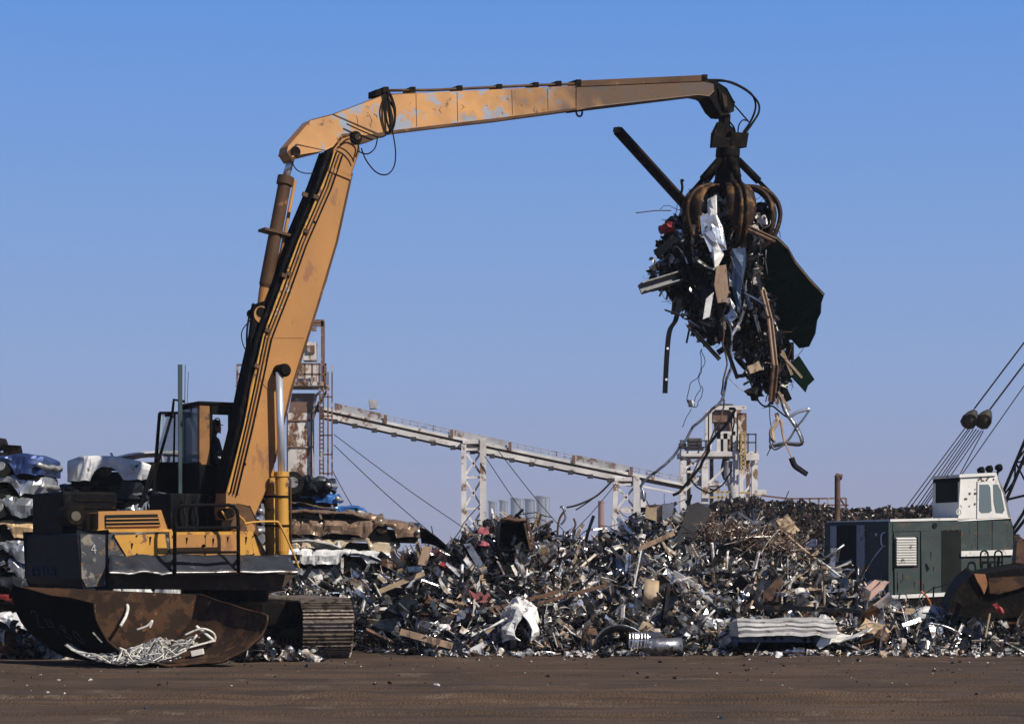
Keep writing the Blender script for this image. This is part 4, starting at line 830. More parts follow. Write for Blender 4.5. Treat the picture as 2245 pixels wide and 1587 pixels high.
# far platform tower
Y2 = 118
t2 = thing('platform_tower', 'white steel platform tower with a hopper and yellow ladders behind the heap', 'tower', tuple(at(1580, HY, Y2).xy)+(0,))
for x, wd in ((1497, .3), (1545, .36), (1613, .28), (1625, .22), (1654, .32)): bars('leg', [(x, 1235, x, 995)], wd, 'pwhite2', t2, Y2)
for x in (1510, 1560, 1640): bars('rear_leg', [(x, 1235, x, 995)], .2, 'prust', t2, Y2+2.5)
PB('deck', 1492, 990, 1662, 1001, 'pwhite2', t2, Y=Y2, d=3, dy=-.3); PB('deck_edge', 1610, 997, 1662, 1010, 'pwhite2', t2, Y=Y2, d=.2, dy=-.5)
bars('railing', [(1492, 966, 1550, 966), (1492, 980, 1550, 980)]+[(x, 964, x, 992) for x in (1492, 1508, 1532, 1550)], .07, 'pdark', t2, Y2-.3)
rl = [(1622, 952, 1658, 952), (1622, 970, 1658, 970)]+[(x, 950, x, 992) for x in (1622, 1640, 1657)]
bars('railing', rl, .07, 'pdark', t2, Y2-.3)
fan = MB().tube([at(1508, 972, Y2), at(1538, 972, Y2)], [.3, .3], 12).box(at(1522, 983, Y2), (1.0, .6, .2)).box(at(1496, 978, Y2), (.4, .4, .3)); fan.build('motor', M['pdark'], t2, bevel=.02)
c0 = at(1602, 985, Y2+1)
hpr = MB().tube([at(1600, 990, Y2+1), at(1600, 955, Y2+1), at(1592, 925, Y2+1), at(1592, 897, Y2+1)], [.7, .78, .7, .85], 14).build('hopper', M['prust'], t2)
PB('hopper_box', 1563, 895, 1595, 925, 'prust', t2, Y=Y2, d=1.0); PB('side_duct', 1618, 905, 1637, 985, 'pwhite', t2, Y=Y2, d=1.0)
MB().tube([at(1592, 892, Y2+1), at(1592, 886, Y2+1)], [.5, .35], 12).build('hopper_cap', M['pdark'], t2)
sg = [(1550, 905, 1550, 990), (1556, 905, 1556, 990), (1610, 900, 1610, 990), (1590, 950, 1590, 990), (1575, 945, 1575, 990), (1548, 908, 1565, 895), (1565, 894, 1637, 894), (1570, 950, 1612, 950), (1570, 958, 1600, 958)]
bars('upper_frame', sg, .22, 'pwhite2', t2, Y2-.1)
PB('doorway', 1577, 960, 1592, 987, 'greendk', t2, Y=Y2, d=.1, dy=-.2)
bars('yellow_ladder', [(1625, 945, 1625, 1038), (1634, 945, 1634, 1038)]+[(1625, y, 1634, y) for y in range(950, 1038, 8)]+[(1633, 1030, 1643, 1030), (1643, 1015, 1643, 1035)], .07, 'pyel', t2, Y2-.6)
bars('cross_brace', [(1500, 1028, 1540, 1003), (1500, 1003, 1540, 1030), (1500, 1034, 1542, 1034), (1548, 1065, 1598, 1015), (1502, 1075, 1540, 1040), (1628, 1010, 1650, 1050), (1628, 1050, 1652, 1008), (1550, 1062, 1600, 1062), (1628, 1085, 1652, 1055)], .12, 'pwhite2', t2, Y2)
ch = MB(); ch.prism([at(1518, 1040, Y2), at(1575, 1055, Y2), at(1578, 1075, Y2), at(1520, 1058, Y2)], (0, 1.2, 0)); ch.build('chute', M['pgrey'], t2, bevel=.02)
MB().tube(spline([at(1598, 1010, Y2), at(1596, 1040, Y2), at(1602, 1060, Y2), at(1606, 1080, Y2), at(1608, 1130, Y2)], 4), .22, 10).build('down_pipe', M['pgrey'], t2, True)
MB().tube(spline([at(1592, 1005, Y2+1), at(1588, 1030, Y2+1), at(1594, 1050, Y2+1)], 4), .2, 8).build('down_pipe', M['pdark'], t2, True)
bars('yellow_railing', [(1555, 1078, 1600, 1078), (1575, 1078, 1575, 1110), (1583, 1078, 1583, 1110), (1594, 1078, 1594, 1110), (1555, 1090, 1594, 1090), (1620, 1080, 1645, 1080)], .09, 'pyel', t2, Y2-.5)
PB('control_box', 1658, 1074, 1680, 1085, 'pwhite', t2, Y=Y2, d=.6)
# walkway railing behind the dark mound
sg = [(1650, 1084, 1730, 1093), (1730, 1093, 1855, 1092), (1690, 1106, 1860, 1107)]+[(x, 1092, x, 1112) for x in range(1735, 1858, 20)]
wr = bars('walkway_railing', sg, .07, 'prust', None, 92); tag(wr, 'thin rusty walkway railing along the top of the dark mound', 'railing')

# guy wires
for i, (x0, y0, x1, y1, lb_) in enumerate(((732, 952, 1012, 1152, 'upper guy wire falling right from the rusty tower to the tall trestle'), (732, 975, 935, 1158, 'lower guy wire falling right from the rusty tower'), (728, 1030, 790, 1135, 'steep guy wire at the foot of the rusty tower'), (1063, 1000, 1180, 1165, 'guy wire falling right from the tall trestle'), (1090, 985, 1230, 1155, 'guy wire falling from the conveyor towards the silos'), (1350, 1060, 1256, 1165, 'guy wire falling left from the short trestle'))):
    p, q = at(x0, y0, YT-1), at(x1, y1, YT-1); q = p+(q-p)*1.15; mid_ = (p+q)/2-Vector((0, 0, .12)); tag(MB().tube(spline([p, mid_, q], 6), .028, 4).build('guy_wire', M['wire']), lb_, 'wire')
# silos and chimney, far away
for i, (x, y, r_, lb_) in enumerate(((1080, 1098, 2.0, 'leftmost and darkest of the five distant pale silos'), (1104, 1096, 2.0, 'second narrow pale silo from the left far behind the heap'), (1134, 1091, 4.0, 'broad pale silo in the middle of the distant five'), (1165, 1093, 3.6, 'pale silo touching the largest one far behind the heap'), (1190, 1087, 4.2, 'largest pale silo at the right end of the distant five'))):
    p = at(x, y, 1400); rr_ = {2.0: 2.6, 4.0: 4.4, 3.6: 4.2, 4.2: 4.5}[r_]
    st_ = thing('silo', lb_, 'silo', (p.x, p.y, 0), 'five pale silos far behind the heap')
    MB().tube([(p.x, p.y, 0), (p.x, p.y, p.z)], rr_, 28).build('shell', M['silo'], st_); MB().tube([(p.x, p.y, p.z-1), (p.x, p.y, p.z)], rr_+.5, 28).build('rim', M['silo'], st_)
    for a_ in (.5, 1.2): MB().tube([(p.x+math.sin(a_)*rr_, p.y-math.cos(a_)*rr_-.3, 0), (p.x+math.sin(a_)*rr_, p.y-math.cos(a_)*rr_-.3, p.z)], .3, 6).build('downpipe', M['silo'], st_)
p = at(1318, 1098, 500); tag(MB().tube([(p.x, p.y, 0), (p.x, p.y, p.z-.5), (p.x, p.y, p.z-.5), (p.x, p.y, p.z)], [.8, .7, .78, .78], 16).build('chimney', M['brickst'], None), 'lone brown chimney stack rising behind the scrap heap', 'chimney')

# ------------------------------------------------------------------ scrap: piece shapes
SM = dict(
    silver=pm('sc_silver', (.76, .78, .82), .3, .85, col2=(.14, .09, .06), amt=.3, scale=4, bump=.25), white=pm('sc_white', (.78, .77, .74), .5, 0, col2=(.18, .13, .10), amt=.33, scale=5, bump=.2),
    dark=pm('sc_dark', (.010, .011, .014), .45, .1, col2=(.05, .038, .03), amt=.28, scale=5, bump=.3), grey=pm('sc_grey', (.28, .29, .32), .36, .8, col2=(.06, .045, .035), amt=.35, scale=5, bump=.25),
    rusty=pm('sc_rusty', (.12, .062, .036), .65, .15, col2=(.045, .028, .02), amt=.4, scale=5, bump=.3), tan=pm('sc_tan', (.42, .31, .20), .65, 0, col2=(.15, .09, .05), amt=.35, scale=4, bump=.2),
    blue=pm('sc_blue', (.05, .08, .14), .4, .35, col2=(.18, .19, .22), amt=.25, scale=5, bump=.25), red=pm('sc_red', (.30, .035, .04), .5, 0, col2=(.08, .03, .025), amt=.3, scale=5, bump=.2), pink=pm('sc_pink', (.36, .10, .12), .7, 0, col2=(.3, .08, .09), amt=.3, scale=6, bump=.4), wood=pm('sc_wood', (.33, .22, .15), .75, 0, col2=(.12, .08, .06), amt=.35, scale=6, bump=.3, streak=4))
def p_sheet(rg, w_=1., h_=.6, cr=.14, n=7):
    o = Vector([rg.uniform(-50, 50) for _ in range(3)]); f = rg.uniform(-1.3, 1.3); P_g = []
    for i in range(n):
        row = []
        for j in range(max(3, n-2)):
            x = (i/(n-1)-.5)*w_; y = (j/(max(3, n-2)-1)-.5)*h_; p = Vector((x*(1-.12*abs(f)), y, f*.5*x*x/w_*1.2)); q = p*2.6/max(w_, .4)
            p += noise.noise_vector(q+o)*cr*w_*1.3+noise.noise_vector(q*2.3+o)*cr*.6*w_
            if i in (0, n-1) or j in (0, max(3, n-2)-1): p += noise.noise_vector(q*4+o)*cr*.5*w_
            row.append(p)
        P_g.append(row)
    return MB().grid(P_g)
def p_pipe(rg, l=1.2, r=.03, bend=.25, n=6, sides=6):
    pts = []; d = Vector((1, 0, 0)); p = Vector((-l/2, 0, 0))
    for k in range(n): pts.append(p.copy()); d = (d+Vector([rg.uniform(-bend, bend) for _ in range(3)])).normalized(); p = p+d*l/(n-1)
    return MB().tube(pts, r, sides)
def p_angle(rg, l=1.2, a=.08):
    t = .15*a; b = rg.uniform(-.12, .12)*l; m = MB(); sec = [(0, 0), (a, 0), (a, t), (t, t), (t, a), (0, a)] if rg.random() < .6 else [(0, 0), (a, 0), (a, a*.6), (a-t, a*.6), (a-t, t), (t, t), (t, a*.6), (0, a*.6)]
    m.prof((-l/2, 0, 0), (0, 0, b), sec); m.prof((0, 0, b), (l/2, rg.uniform(-.1, .1)*l, 0), sec); return m
def p_board(rg, l=1., w_=.2, t=.03):
    P_g = []; tw = rg.uniform(-.7, .7); bn = rg.uniform(-.12, .12)
    m = MB(); n = 6
    for i in range(n+1):
        q = i/n; a = tw*(q-.5); c_ = Vector(((q-.5)*l, 0, bn*l*(1-(2*q-1)**2))); s_ = Vector((0, math.cos(a), math.sin(a)))*w_/2; u_ = Vector((0, -math.sin(a), math.cos(a)))*t/2
        m.v += [c_-s_-u_, c_+s_-u_, c_+s_+u_, c_-s_+u_]
        if i: b = (i-1)*4; m.f += [(b+k, b+(k+1) % 4, b+4+(k+1) % 4, b+4+k) for k in range(4)]
    m.f += [(3, 2, 1, 0), (n*4, n*4+1, n*4+2, n*4+3)]; return m
def p_can(rg, l=.6, r=.18):
    m = MB().tube([(-l/2, 0, 0), (-l/6, 0, 0), (l/6, 0, 0), (l/2, 0, 0)], [r, r*rg.uniform(.6, 1), r*rg.uniform(.6, 1), r], 10, cap=rg.random() < .6); m.disp(r*.35, 2.2/r*.4, rg.randint(0, 99)); return m
def p_lump(rg, s=.3):
    m = MB().box((0, 0, 0), (s*rg.uniform(.6, 1.3), s, s*rg.uniform(.4, .9))); bm_l = m.v; 
    n = MB(); k = 4; c_ = [Vector(v) for v in m.v]
    for f in m.f:
        a, b, c__, d = [c_[i] for i in f]; n.grid([[a.lerp(b, i/k).lerp(d.lerp(c__, i/k), j/k) for j in range(k+1)] for i in range(k+1)])
    n.disp(s*.35, 3.2/s*.5, rg.randint(0, 99)); return n
def p_curl(rg, l=.8, w_=.12):
    r = l/4; m = MB(); P_g = []; tw = rg.uniform(.5, 2.4); n = 9
    for i in range(n):
        a = tw*i/(n-1)*2; c_ = Vector((math.sin(a)*r*1.3+i*l*.05, rg.uniform(-.02, .02), (1-math.cos(a))*r)); P_g.append([c_+Vector((0, -w_/2, 0)), c_+Vector((.02, w_/2, .02*math.sin(i*2)))])
    return m.grid(P_g)
def rot(rg, flat=.0):
    e = (rg.uniform(-1, 1)*math.pi*(1-flat), rg.uniform(-1, 1)*math.pi*.5*(1-flat), rg.uniform(0, 6.283))
    M_ = Matrix.Rotation(e[2], 4, 'Z') @ Matrix.Rotation(e[1], 4, 'Y') @ Matrix.Rotation(e[0], 4, 'X'); return M_
rg0 = random.Random(77)
PROTO = dict(sheet=[p_sheet(rg0, 1, rg0.uniform(.3, .8), rg0.uniform(.14, .34), 8) for _ in range(26)], pipe=[p_pipe(rg0, 1, rg0.uniform(.012, .03), rg0.uniform(.03, .4), 5, 5) for _ in range(16)], wire=[p_pipe(rg0, 1, .008, .75, 9, 3) for _ in range(12)],
    angle=[p_angle(rg0, 1, rg0.uniform(.04, .10)) for _ in range(14)], board=[p_board(rg0, 1, rg0.uniform(.08, .3), .025) for _ in range(14)], can=[p_can(rg0, 1, rg0.uniform(.18, .35)) for _ in range(10)], curl=[p_curl(rg0, 1, rg0.uniform(.1, .3)) for _ in range(14)], lump=[p_lump(rg0, .7) for _ in range(8)])
PA = {k: [(np.array([tuple(v) for v in m.v]), m.f) for m in L] for k, L in PROTO.items()}
# colour attribute material for the uncountable small scrap: base colour and metalness set per piece, shade partly put into the colour
def attrmat(name):
    m = bpy.data.materials.new(name); m.use_nodes = True; t = m.node_tree; b = t.nodes['Principled BSDF']; a = t.nodes.new('ShaderNodeAttribute'); a.attribute_name = 'col'
    tc_ = t.nodes.new('ShaderNodeTexCoord'); n_ = t.nodes.new('ShaderNodeTexNoise'); n_.inputs['Scale'].default_value = 9; n_.inputs['Detail'].default_value = 6; t.links.new(tc_.outputs['Object'], n_.inputs[0])
    r_ = t.nodes.new('ShaderNodeMapRange'); r_.inputs[1].default_value = .42; r_.inputs[2].default_value = .62; t.links.new(n_.outputs[0], r_.inputs[0])
    x = t.nodes.new('ShaderNodeMix'); x.data_type = 'RGBA'; x.blend_type = 'MULTIPLY'; x.inputs[7].default_value = (.5, .38, .3, 1); t.links.new(r_.outputs[0], x.inputs[0]); t.links.new(a.outputs['Color'], x.inputs[6]); t.links.new(x.outputs[2], b.inputs['Base Color'])
    t.links.new(a.outputs['Alpha'], b.inputs['Metallic']); b.inputs['Roughness'].default_value = .27; b.inputs['Specular IOR Level'].default_value = .4
    bp = t.nodes.new('ShaderNodeBump'); bp.inputs['Strength'].default_value = .35; bp.inputs['Distance'].default_value = .03; t.links.new(n_.outputs[0], bp.inputs['Height']); t.links.new(bp.outputs[0], b.inputs['Normal'])
    return m
AM = attrmat('mixed_scrap')
PAL = [((.006, .007, .009), 0, 30), ((.08, .085, .10), .7, 12), ((.36, .37, .40), .85, 14), ((.78, .80, .84), .9, 15), ((.80, .79, .75), 0, 15), ((.10, .055, .03), 0, 7), ((.42, .33, .23), 0, 4), ((.05, .07, .11), .6, 7), ((.30, .26, .22), .1, 4), ((.3, .04, .04), 0, .25), ((.05, .16, .10), 0, .06)]
def pick(rg, pal):
    t = rg.uniform(0, sum(p[2] for p in pal))
    for p in pal:
        t -= p[2]
        if t <= 0: return p
    return pal[0]
def mass(name, items, label, cat, base=None, mat=None, basecol=(.004, .004, .005, 0)):  # near-black default base paints in the shadowed gaps between heap pieces
    V, Fc, C_ = [], [], []; n = 0
    if base: V.append(np.array([tuple(v) for v in base.v])); Fc += base.f; n = len(base.v); C_.append(np.tile(basecol, (n, 1)))
    for (kind, i, Mx, c_) in items:
        v, f = PA[kind][i % len(PA[kind])]; A_ = np.array(Mx); V.append(v @ A_[:3, :3].T+A_[:3, 3]); Fc += [tuple(k+n for k in q) for q in f]; n += len(v); C_.append(np.tile(c_, (len(v), 1)))
    V = np.concatenate(V); org = np.array([V[:, 0].mean(), V[:, 1].mean(), 0.]); V = V-org
    me = bpy.data.meshes.new(name); me.from_pydata(V.tolist(), [], Fc); me.materials.append(mat or AM)
    at_ = me.color_attributes.new('col', 'FLOAT_COLOR', 'POINT'); at_.data.foreach_set('color', np.concatenate(C_).astype(np.float32).ravel())
    o = bpy.data.objects.new(name, me); COL.objects.link(o); o.location = org; return tag(o, label, cat, kind='stuff')

# ------------------------------------------------------------------ the heap's shape
TOP = [(560, 1345), (640, 1310), (700, 1300), (760, 1298), (800, 1286), (850, 1262), (900, 1232), (940, 1220), (1000, 1216), (1035, 1190), (1060, 1164), (1100, 1152), (1150, 1160), (1190, 1182), (1250, 1196), (1300, 1206), (1350, 1196), (1400, 1160), (1450, 1146), (1540, 1158), (1600, 1168), (1700, 1182), (1750, 1206), (1800, 1250), (1850, 1292), (1900, 1328), (1950, 1356), (2000, 1384), (2060, 1388), (2120, 1362), (2245, 1356), (2400, 1360)]
def crest(px):
    for (a, b), (c_, d) in zip(TOP, TOP[1:]):
        if a <= px <= c_: return b+(d-b)*(px-a)/(c_-a)
    return 1400
def geom(px):              # crest distance, front foot distance
    t = min(1, max(0, (px-700)/250)); s = min(1, max(0, (px-1850)/150))
    return 47.0-2.2*s, 45.6-(3.3*t)-.3*s
def heap_z(x, y):
    px = CX+x*F/46.5; yc, yf = geom(px); zc = H0-(crest(px)-HY)*yc/F
    if y < yf: return -.1
    if y < yc: t = (y-yf)/(yc-yf); q = t**.85
    else: t = max(0, 1-(y-yc)/5.0); q = t*t*(3-2*t)
    return max(-.1, zc*q)+(.16*noise.noise(Vector((x*.9, y*.9, 5)))+.1*noise.noise(Vector((x*2.3, y*2.3, 1))))*min(1, q*3)
hx = np.arange(-5.6, 12.5, .16); hy = np.arange(41.2, 52.5, .2)
hb_ = MB().grid([[Vector((x, y, heap_z(x, y)-.16)) for x in hx] for y in hy])
rg = random.Random(2024); items = []
for k in range(14000):
    px = rg.uniform(575, 2330); yc, yf = geom(px); t = rg.random()**.9; y = yf-.25+(yc-yf+1.3)*t; x = (px-CX)*46.5/F
    if rg.random() < .10: y = yf+rg.gauss(0, .28)
    z = heap_z(x, y)+rg.uniform(-.18, .16)+.02
    if 1980 < px and rg.random() < .25: continue
    hi = t > .8; right = px > 1480
    w_ = [('sheet', 24), ('curl', 20), ('board', 14 if not right else 20), ('angle', 16 if not right else 24), ('pipe', 17 if not right else 28), ('can', 4), ('lump', 4), ('wire', 12 if not right else 18)]
    kind = pick(rg, [(a, 0, b) for a, b in w_])[0]
    s_ = {'sheet': .33, 'curl': .42, 'board': .5, 'angle': .75, 'pipe': .85, 'can': .25, 'lump': .25, 'wire': .85}[kind]*math.exp(rg.gauss(0, .42))
    if hi and px < 1400: s_ *= .65
    if y < yf+.3: s_ *= .6; z = max(.03, z)
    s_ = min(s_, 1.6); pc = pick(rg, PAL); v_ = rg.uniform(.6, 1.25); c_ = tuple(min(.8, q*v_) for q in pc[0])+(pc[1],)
    if px < 1150 and y < 45 and rg.random() < .35: c_ = (.025, .035, .055, .4)  # dark bluish tint puts the left slope's shade into some pieces
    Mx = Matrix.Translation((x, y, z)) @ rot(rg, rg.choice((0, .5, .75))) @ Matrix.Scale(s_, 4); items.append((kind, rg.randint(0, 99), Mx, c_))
for k in range(2300):                                  # long bright strips and rods through it
    px = rg.uniform(700, 2000); yc, yf = geom(px); t = rg.random()**.8*.92; y = yf-.1+(yc-yf+.5)*t; x = (px-CX)*46.5/F; z = heap_z(x, y)+rg.uniform(-.06, .14)
    if z < .02: z = .04
    kind = rg.choice(('board', 'angle', 'pipe', 'curl', 'angle')); s_ = rg.uniform(.45, 1.15)*(.6 if t > .85 and px < 1400 else 1); v_ = rg.uniform(.55, 1)
    c_ = rg.choice(((.80, .80, .82, .1), (.78, .77, .73, 0), (.78, .80, .84, .9), (.60, .62, .66, .85), (.50, .44, .36, 0))); c_ = tuple(q*v_ for q in c_[:3])+(c_[3],)
    items.append((kind, rg.randint(0, 99), Matrix.Translation((x, y-.05, z)) @ rot(rg, .45) @ Matrix.Diagonal((s_, s_*.6, s_*.6, 1)), c_))
for k in range(900):                                   # shed fragments thinning out in front of the foot
    px = rg.uniform(785, 2320); yc, yf = geom(px); y = yf-.1-abs(rg.gauss(0, .55)); x = (px-CX)*y/F; s_ = rg.uniform(.05, .22); pc = pick(rg, PAL); v_ = rg.uniform(.6, 1.1)
    items.append((rg.choice(('sheet', 'curl', 'board', 'pipe', 'lump')), rg.randint(0, 99), Matrix.Translation((x, y, .02+s_*.12)) @ rot(rg, .8) @ Matrix.Scale(s_, 4), tuple(min(.8, q*v_) for q in pc[0])+(0,)))
hpo = mass('scrap_heap', items, 'dense small mixed metal scrap filling the great heap across the yard', 'scrap heap', hb_)

# loose scrap behind the half tank and under the car stacks
items = []
for k in range(1500):
    px = rg.choice((rg.uniform(-60, 190), rg.uniform(440, 700), rg.uniform(-60, 700))); Y_ = rg.uniform(40.2, 44.6) if px < 300 else rg.uniform(38.6, 44.5); p = at(px, HY, Y_); 
    if 560 < px < 790 and Y_ < 45: Y_ = rg.uniform(39.0, 39.6) if rg.random() < .3 else rg.uniform(45, 46)
    z = rg.uniform(.02, .30)*(1 if px < 190 or 480 < px < 600 else .35); s_ = .3*math.exp(rg.gauss(0, .4)); pc = pick(rg, PAL); f_ = rg.uniform(.6, 1.2); c_ = tuple(q*f_ for q in pc[0])+(pc[1],)
    items.append((rg.choice(('sheet', 'curl', 'sheet', 'can', 'board', 'pipe')), rg.randint(0, 99), Matrix.Translation(((px-CX)*Y_/F, Y_, z)) @ rot(rg, .5) @ Matrix.Scale(s_, 4), c_))
mass('loose_scrap', items, 'low strip of loose scrap around the handler tracks and the half tank', 'scrap')
items = []
for k in range(700):
    Y_ = 24+18*rg.random()**.4; x = rg.uniform(-.26, .26)*Y_; s_ = rg.choice((.02, .03, .035, .06))*rg.uniform(.6, 1.4); pc = pick(rg, PAL); f_ = rg.uniform(.5, .9); c_ = tuple(q*f_ for q in (pc[0] if rg.random() < .55 else (.06, .04, .028)))+(0,)
    if Y_ < 38 and s_ > .08: s_ *= .6
    items.append((rg.choice(('lump', 'sheet', 'curl', 'lump', 'pipe')), rg.randint(0, 99), Matrix.Translation((x, Y_, ground_h(x, Y_)+s_*.15)) @ rot(rg, .6) @ Matrix.Scale(s_, 4), c_))
mass('litter', items, 'specks of metal and clods strewn over the brown dirt in front of the heap', 'litter')

# ------------------------------------------------------------------ pieces of the heap one can point at
def put(name, mb, mat, px, py, Y, M_, label, grp_=None, cat=None, thick=0, smooth=False):
    o = bpy.data.objects.new(name, mb.mesh(name, mat, smooth)); COL.objects.link(o); o.matrix_world = Matrix.Translation(at(px, py, Y)) @ M_
    if thick: md = o.modifiers.new('thick', 'SOLIDIFY'); md.thickness = thick
    return tag(o, label, cat or name.replace('_', ' '), grp_)
def yAt(px, py):                    # where the sight line meets the heap
    y = 41.
    while y < 50:
        p = at(px, py, y)
        if heap_z(p.x, y) > p.z: return y
        y += .08
    return None
LMK = [(1125, 1175, 'the open black cabinet'), (950, 1175, 'the curved black hood'), (1055, 1170, 'the pink bundles'), (1515, 1140, 'the tall dark plate'), (1445, 1125, 'the cream crumpled panel'), (1150, 1355, 'the white crumpled shell'), (1715, 1390, 'the ribbed white car end'), (1350, 1385, 'the arched grey fender'), (1455, 1412, 'the wire mesh roll'), (1422, 1300, 'the bent beige plate'), (1060, 1315, 'the torn red sheet'), (1910, 1295, 'the pink boards'), (1690, 1290, 'the rusty upright box'), (940, 1395, 'the long brown plank'), (1250, 1300, 'the long brown bar'), (720, 1380, 'the track of the handler'), (2020, 1360, 'the white car wreck'), (2160, 1300, 'the rusty drum'), (1395, 1240, 'the tall pale blade'), (870, 1280, 'the shaded left slope'), (1600, 1230, 'the crossed pale poles'), (1780, 1250, 'the fan of long poles'), (1240, 1400, 'the clear ground at mid foot'), (1560, 1340, 'the grey flattened door')]
seen = {}; rg = random.Random(99); big = []
def where(px, py):
    d = sorted(((px-a)**2+((py-b)*1.5)**2, a, b, n) for a, b, n in LMK)[0]; dx, dy = px-d[1], py-d[2]
    if abs(dx) > abs(dy)*1.3: return f"{'far ' if abs(dx) > 95 else ''}{'right' if dx > 0 else 'left'} of {d[3]}"
    return f"{'well ' if abs(dy) > 45 else ''}{'below' if dy > 0 else 'above'} {d[3]}"
KN = dict(sheet='metal_sheet', pipe='pipe', angle='steel_bar', board='plank', can='drum', curl='metal_strip', lump='crumpled_part')
ADJ = dict(silver='silver', white='white', dark='blackened', grey='grey', rusty='rusty', tan='tan', blue='blue grey', red='red', wood='wooden')
MESHES = {}
def pmesh(kind, i, col):
    key = (kind, i, col)
    if key not in MESHES: MESHES[key] = PROTO[kind][i].mesh(KN[kind], SM[col], kind in ('pipe', 'can', 'lump'))
    return MESHES[key]
cnt = 0; tries = 0
while cnt < 235 and tries < 3000:
    tries += 1
    px = rg.uniform(780, 1960); py = rg.uniform(crest(px)+(16 if px < 1400 else 0), 1432); Y_ = yAt(px, py)
    if Y_ is None: continue
    if any(abs(px-a)*1.0+abs(py-b)*1.6 < 20 for a, b in big): continue
    if any(abs(px-a) < w2 and abs(py-b) < h2 for a, b, w2, h2 in ((1125, 1175, 50, 45), (1715, 1395, 125, 40), (1515, 1150, 40, 45), (1445, 1125, 30, 26), (1150, 1355, 50, 50), (1422, 1300, 22, 30))): continue
    right = px > 1500
    kind = rg.choice(('sheet', 'sheet', 'sheet', 'pipe', 'angle', 'board', 'curl', 'can', 'lump') if not right else ('sheet', 'pipe', 'pipe', 'angle', 'angle', 'board', 'board', 'curl', 'sheet'))
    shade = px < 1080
    col = rg.choice(('silver', 'silver', 'white', 'white', 'dark', 'dark', 'grey', 'rusty', 'tan', 'silver', 'grey') if not shade else ('dark', 'blue', 'grey', 'dark', 'rusty', 'tan', 'white', 'silver'))  # darker choice left: the slope's shade is put into the piece colours
    if kind == 'board' and rg.random() < .18: col = 'wood'
    i = rg.randrange(5); size = rg.uniform(.55, 1.0)*{'sheet': .95, 'pipe': 1.8, 'angle': 1.8, 'board': 1.5, 'curl': 1.1, 'can': .55, 'lump': .6}[kind]
    sz = 'long' if kind in ('pipe', 'angle', 'board') and size > 1.2 else 'short' if kind in ('pipe', 'angle', 'board') else 'large' if size > .65 else 'small'
    base_ = f"{sz} {ADJ[col]} {KN[kind].replace('_', ' ').replace('crumpled part', 'crumpled metal part')}"
    lab = f"{base_} on the heap {where(px, py)}"
    if lab in seen or len(lab.split()) > 16: continue
    seen[lab] = 1; big.append((px, py)); cnt += 1
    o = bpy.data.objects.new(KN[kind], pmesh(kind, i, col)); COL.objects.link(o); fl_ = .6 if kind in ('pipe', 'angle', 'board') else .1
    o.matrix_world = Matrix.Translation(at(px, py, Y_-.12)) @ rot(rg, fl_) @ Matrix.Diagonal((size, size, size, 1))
    tag(o, lab, KN[kind].replace('_', ' '), 'loose %s pieces on the heap' % KN[kind].replace('_', ' '))
# the landmarks themselves
def pxpoly(name, pts, Y, th, mat, label, cat=None, lean=0, bump_=0, tilt=0, grp_=None, seedn=0):   # a plate leaning back as it rises
    y0 = max(p[1] for p in pts); P3_ = [at(x, y, Y+(y0-y)*lean+(x-pts[0][0])*tilt) for x, y in pts]
    mb = MB().prism(P3_, Vector((0, th, 0)))
    if bump_: mb.disp(bump_, 2.5, seedn)
    o = mb.build(name, mat if not isinstance(mat, str) else SM[mat], None); return tag(o, label, cat or name.replace('_', ' '), grp_)
pxpoly('steel_plate', [(1508, 1108), (1530, 1100), (1561, 1117), (1546, 1150), (1520, 1190), (1478, 1196), (1495, 1150)], 45.3, .03, pm('scorched_plate', (.035, .034, .036), .7, bump=.2, col2=(.12, .05, .04), amt=.25, scale=2.2), 'tall dark plate standing upright on the crest of the heap', lean=.004)
pxpoly('crumpled_sheet', [(1420, 1106), (1436, 1100), (1452, 1104), (1455, 1128), (1444, 1146), (1418, 1142)], 45.6, .25, 'tan', 'cream crumpled panel catching the sun on the crest', bump_=.12); pxpoly('leaning_sheet', [(1452, 1104), (1478, 1102), (1474, 1130), (1452, 1142)], 45.5, .04, 'grey', 'flat grey panel leaning beside the cream crumpled panel on the crest', tilt=.01)
cbn = thing('cabinet', 'open black cabinet with rusty torn edge on the left peak of the heap', 'cabinet', tuple(at(1125, 1210, 45)))
b_ = MB(); a = [at(1090, 1205, 44.7), at(1165, 1208, 44.9), at(1152, 1140, 44.9), at(1100, 1140, 44.7)]; Bk = [p+Vector((-.1, .7, -.05)) for p in a]
for i in range(4): b_.hexa([a[i], a[(i+1) % 4], Bk[(i+1) % 4], Bk[i], a[i]+Vector((0, 0, .02)), a[(i+1) % 4]+Vector((.02, 0, .02)), Bk[(i+1) % 4]+Vector((.02, 0, .02)), Bk[i]+Vector((0, 0, .02))])
b_.prism(Bk, Vector((0, .02, 0))); b_.build('box', SM['dark'], cbn)
for (x0, y0, x1, y1) in ((1150, 1146, 1164, 1205), (1157, 1143, 1172, 1203)): MB().bar(at(x0, y0, 44.6), at(x1, y1, 44.6), .07, .05).build('door_post', SM['rusty'], cbn)
MB().tube([at(x, y, 44.65) for x, y in ((1098, 1142), (1112, 1136), (1130, 1141), (1152, 1136))], .05, 6).disp(.04, 6).build('torn_edge', SM['rusty'], cbn, True)
hdp = []
for i in range(12):
    t = i/11; x, y = 920+60*t, 1156+42*t**1.4; row = []
    for j in range(6): q = j/5; row.append(at(x+4*q, y+q*(34-22*t), 44.2+.5*math.sin(q*2.6)+t*.3))
    hdp.append(row)
o = MB().grid(hdp).build('curved_hood', SM['dark'], None, True, thick=.03); tag(o, 'curved black hood rising at the left shoulder of the heap', 'hood')
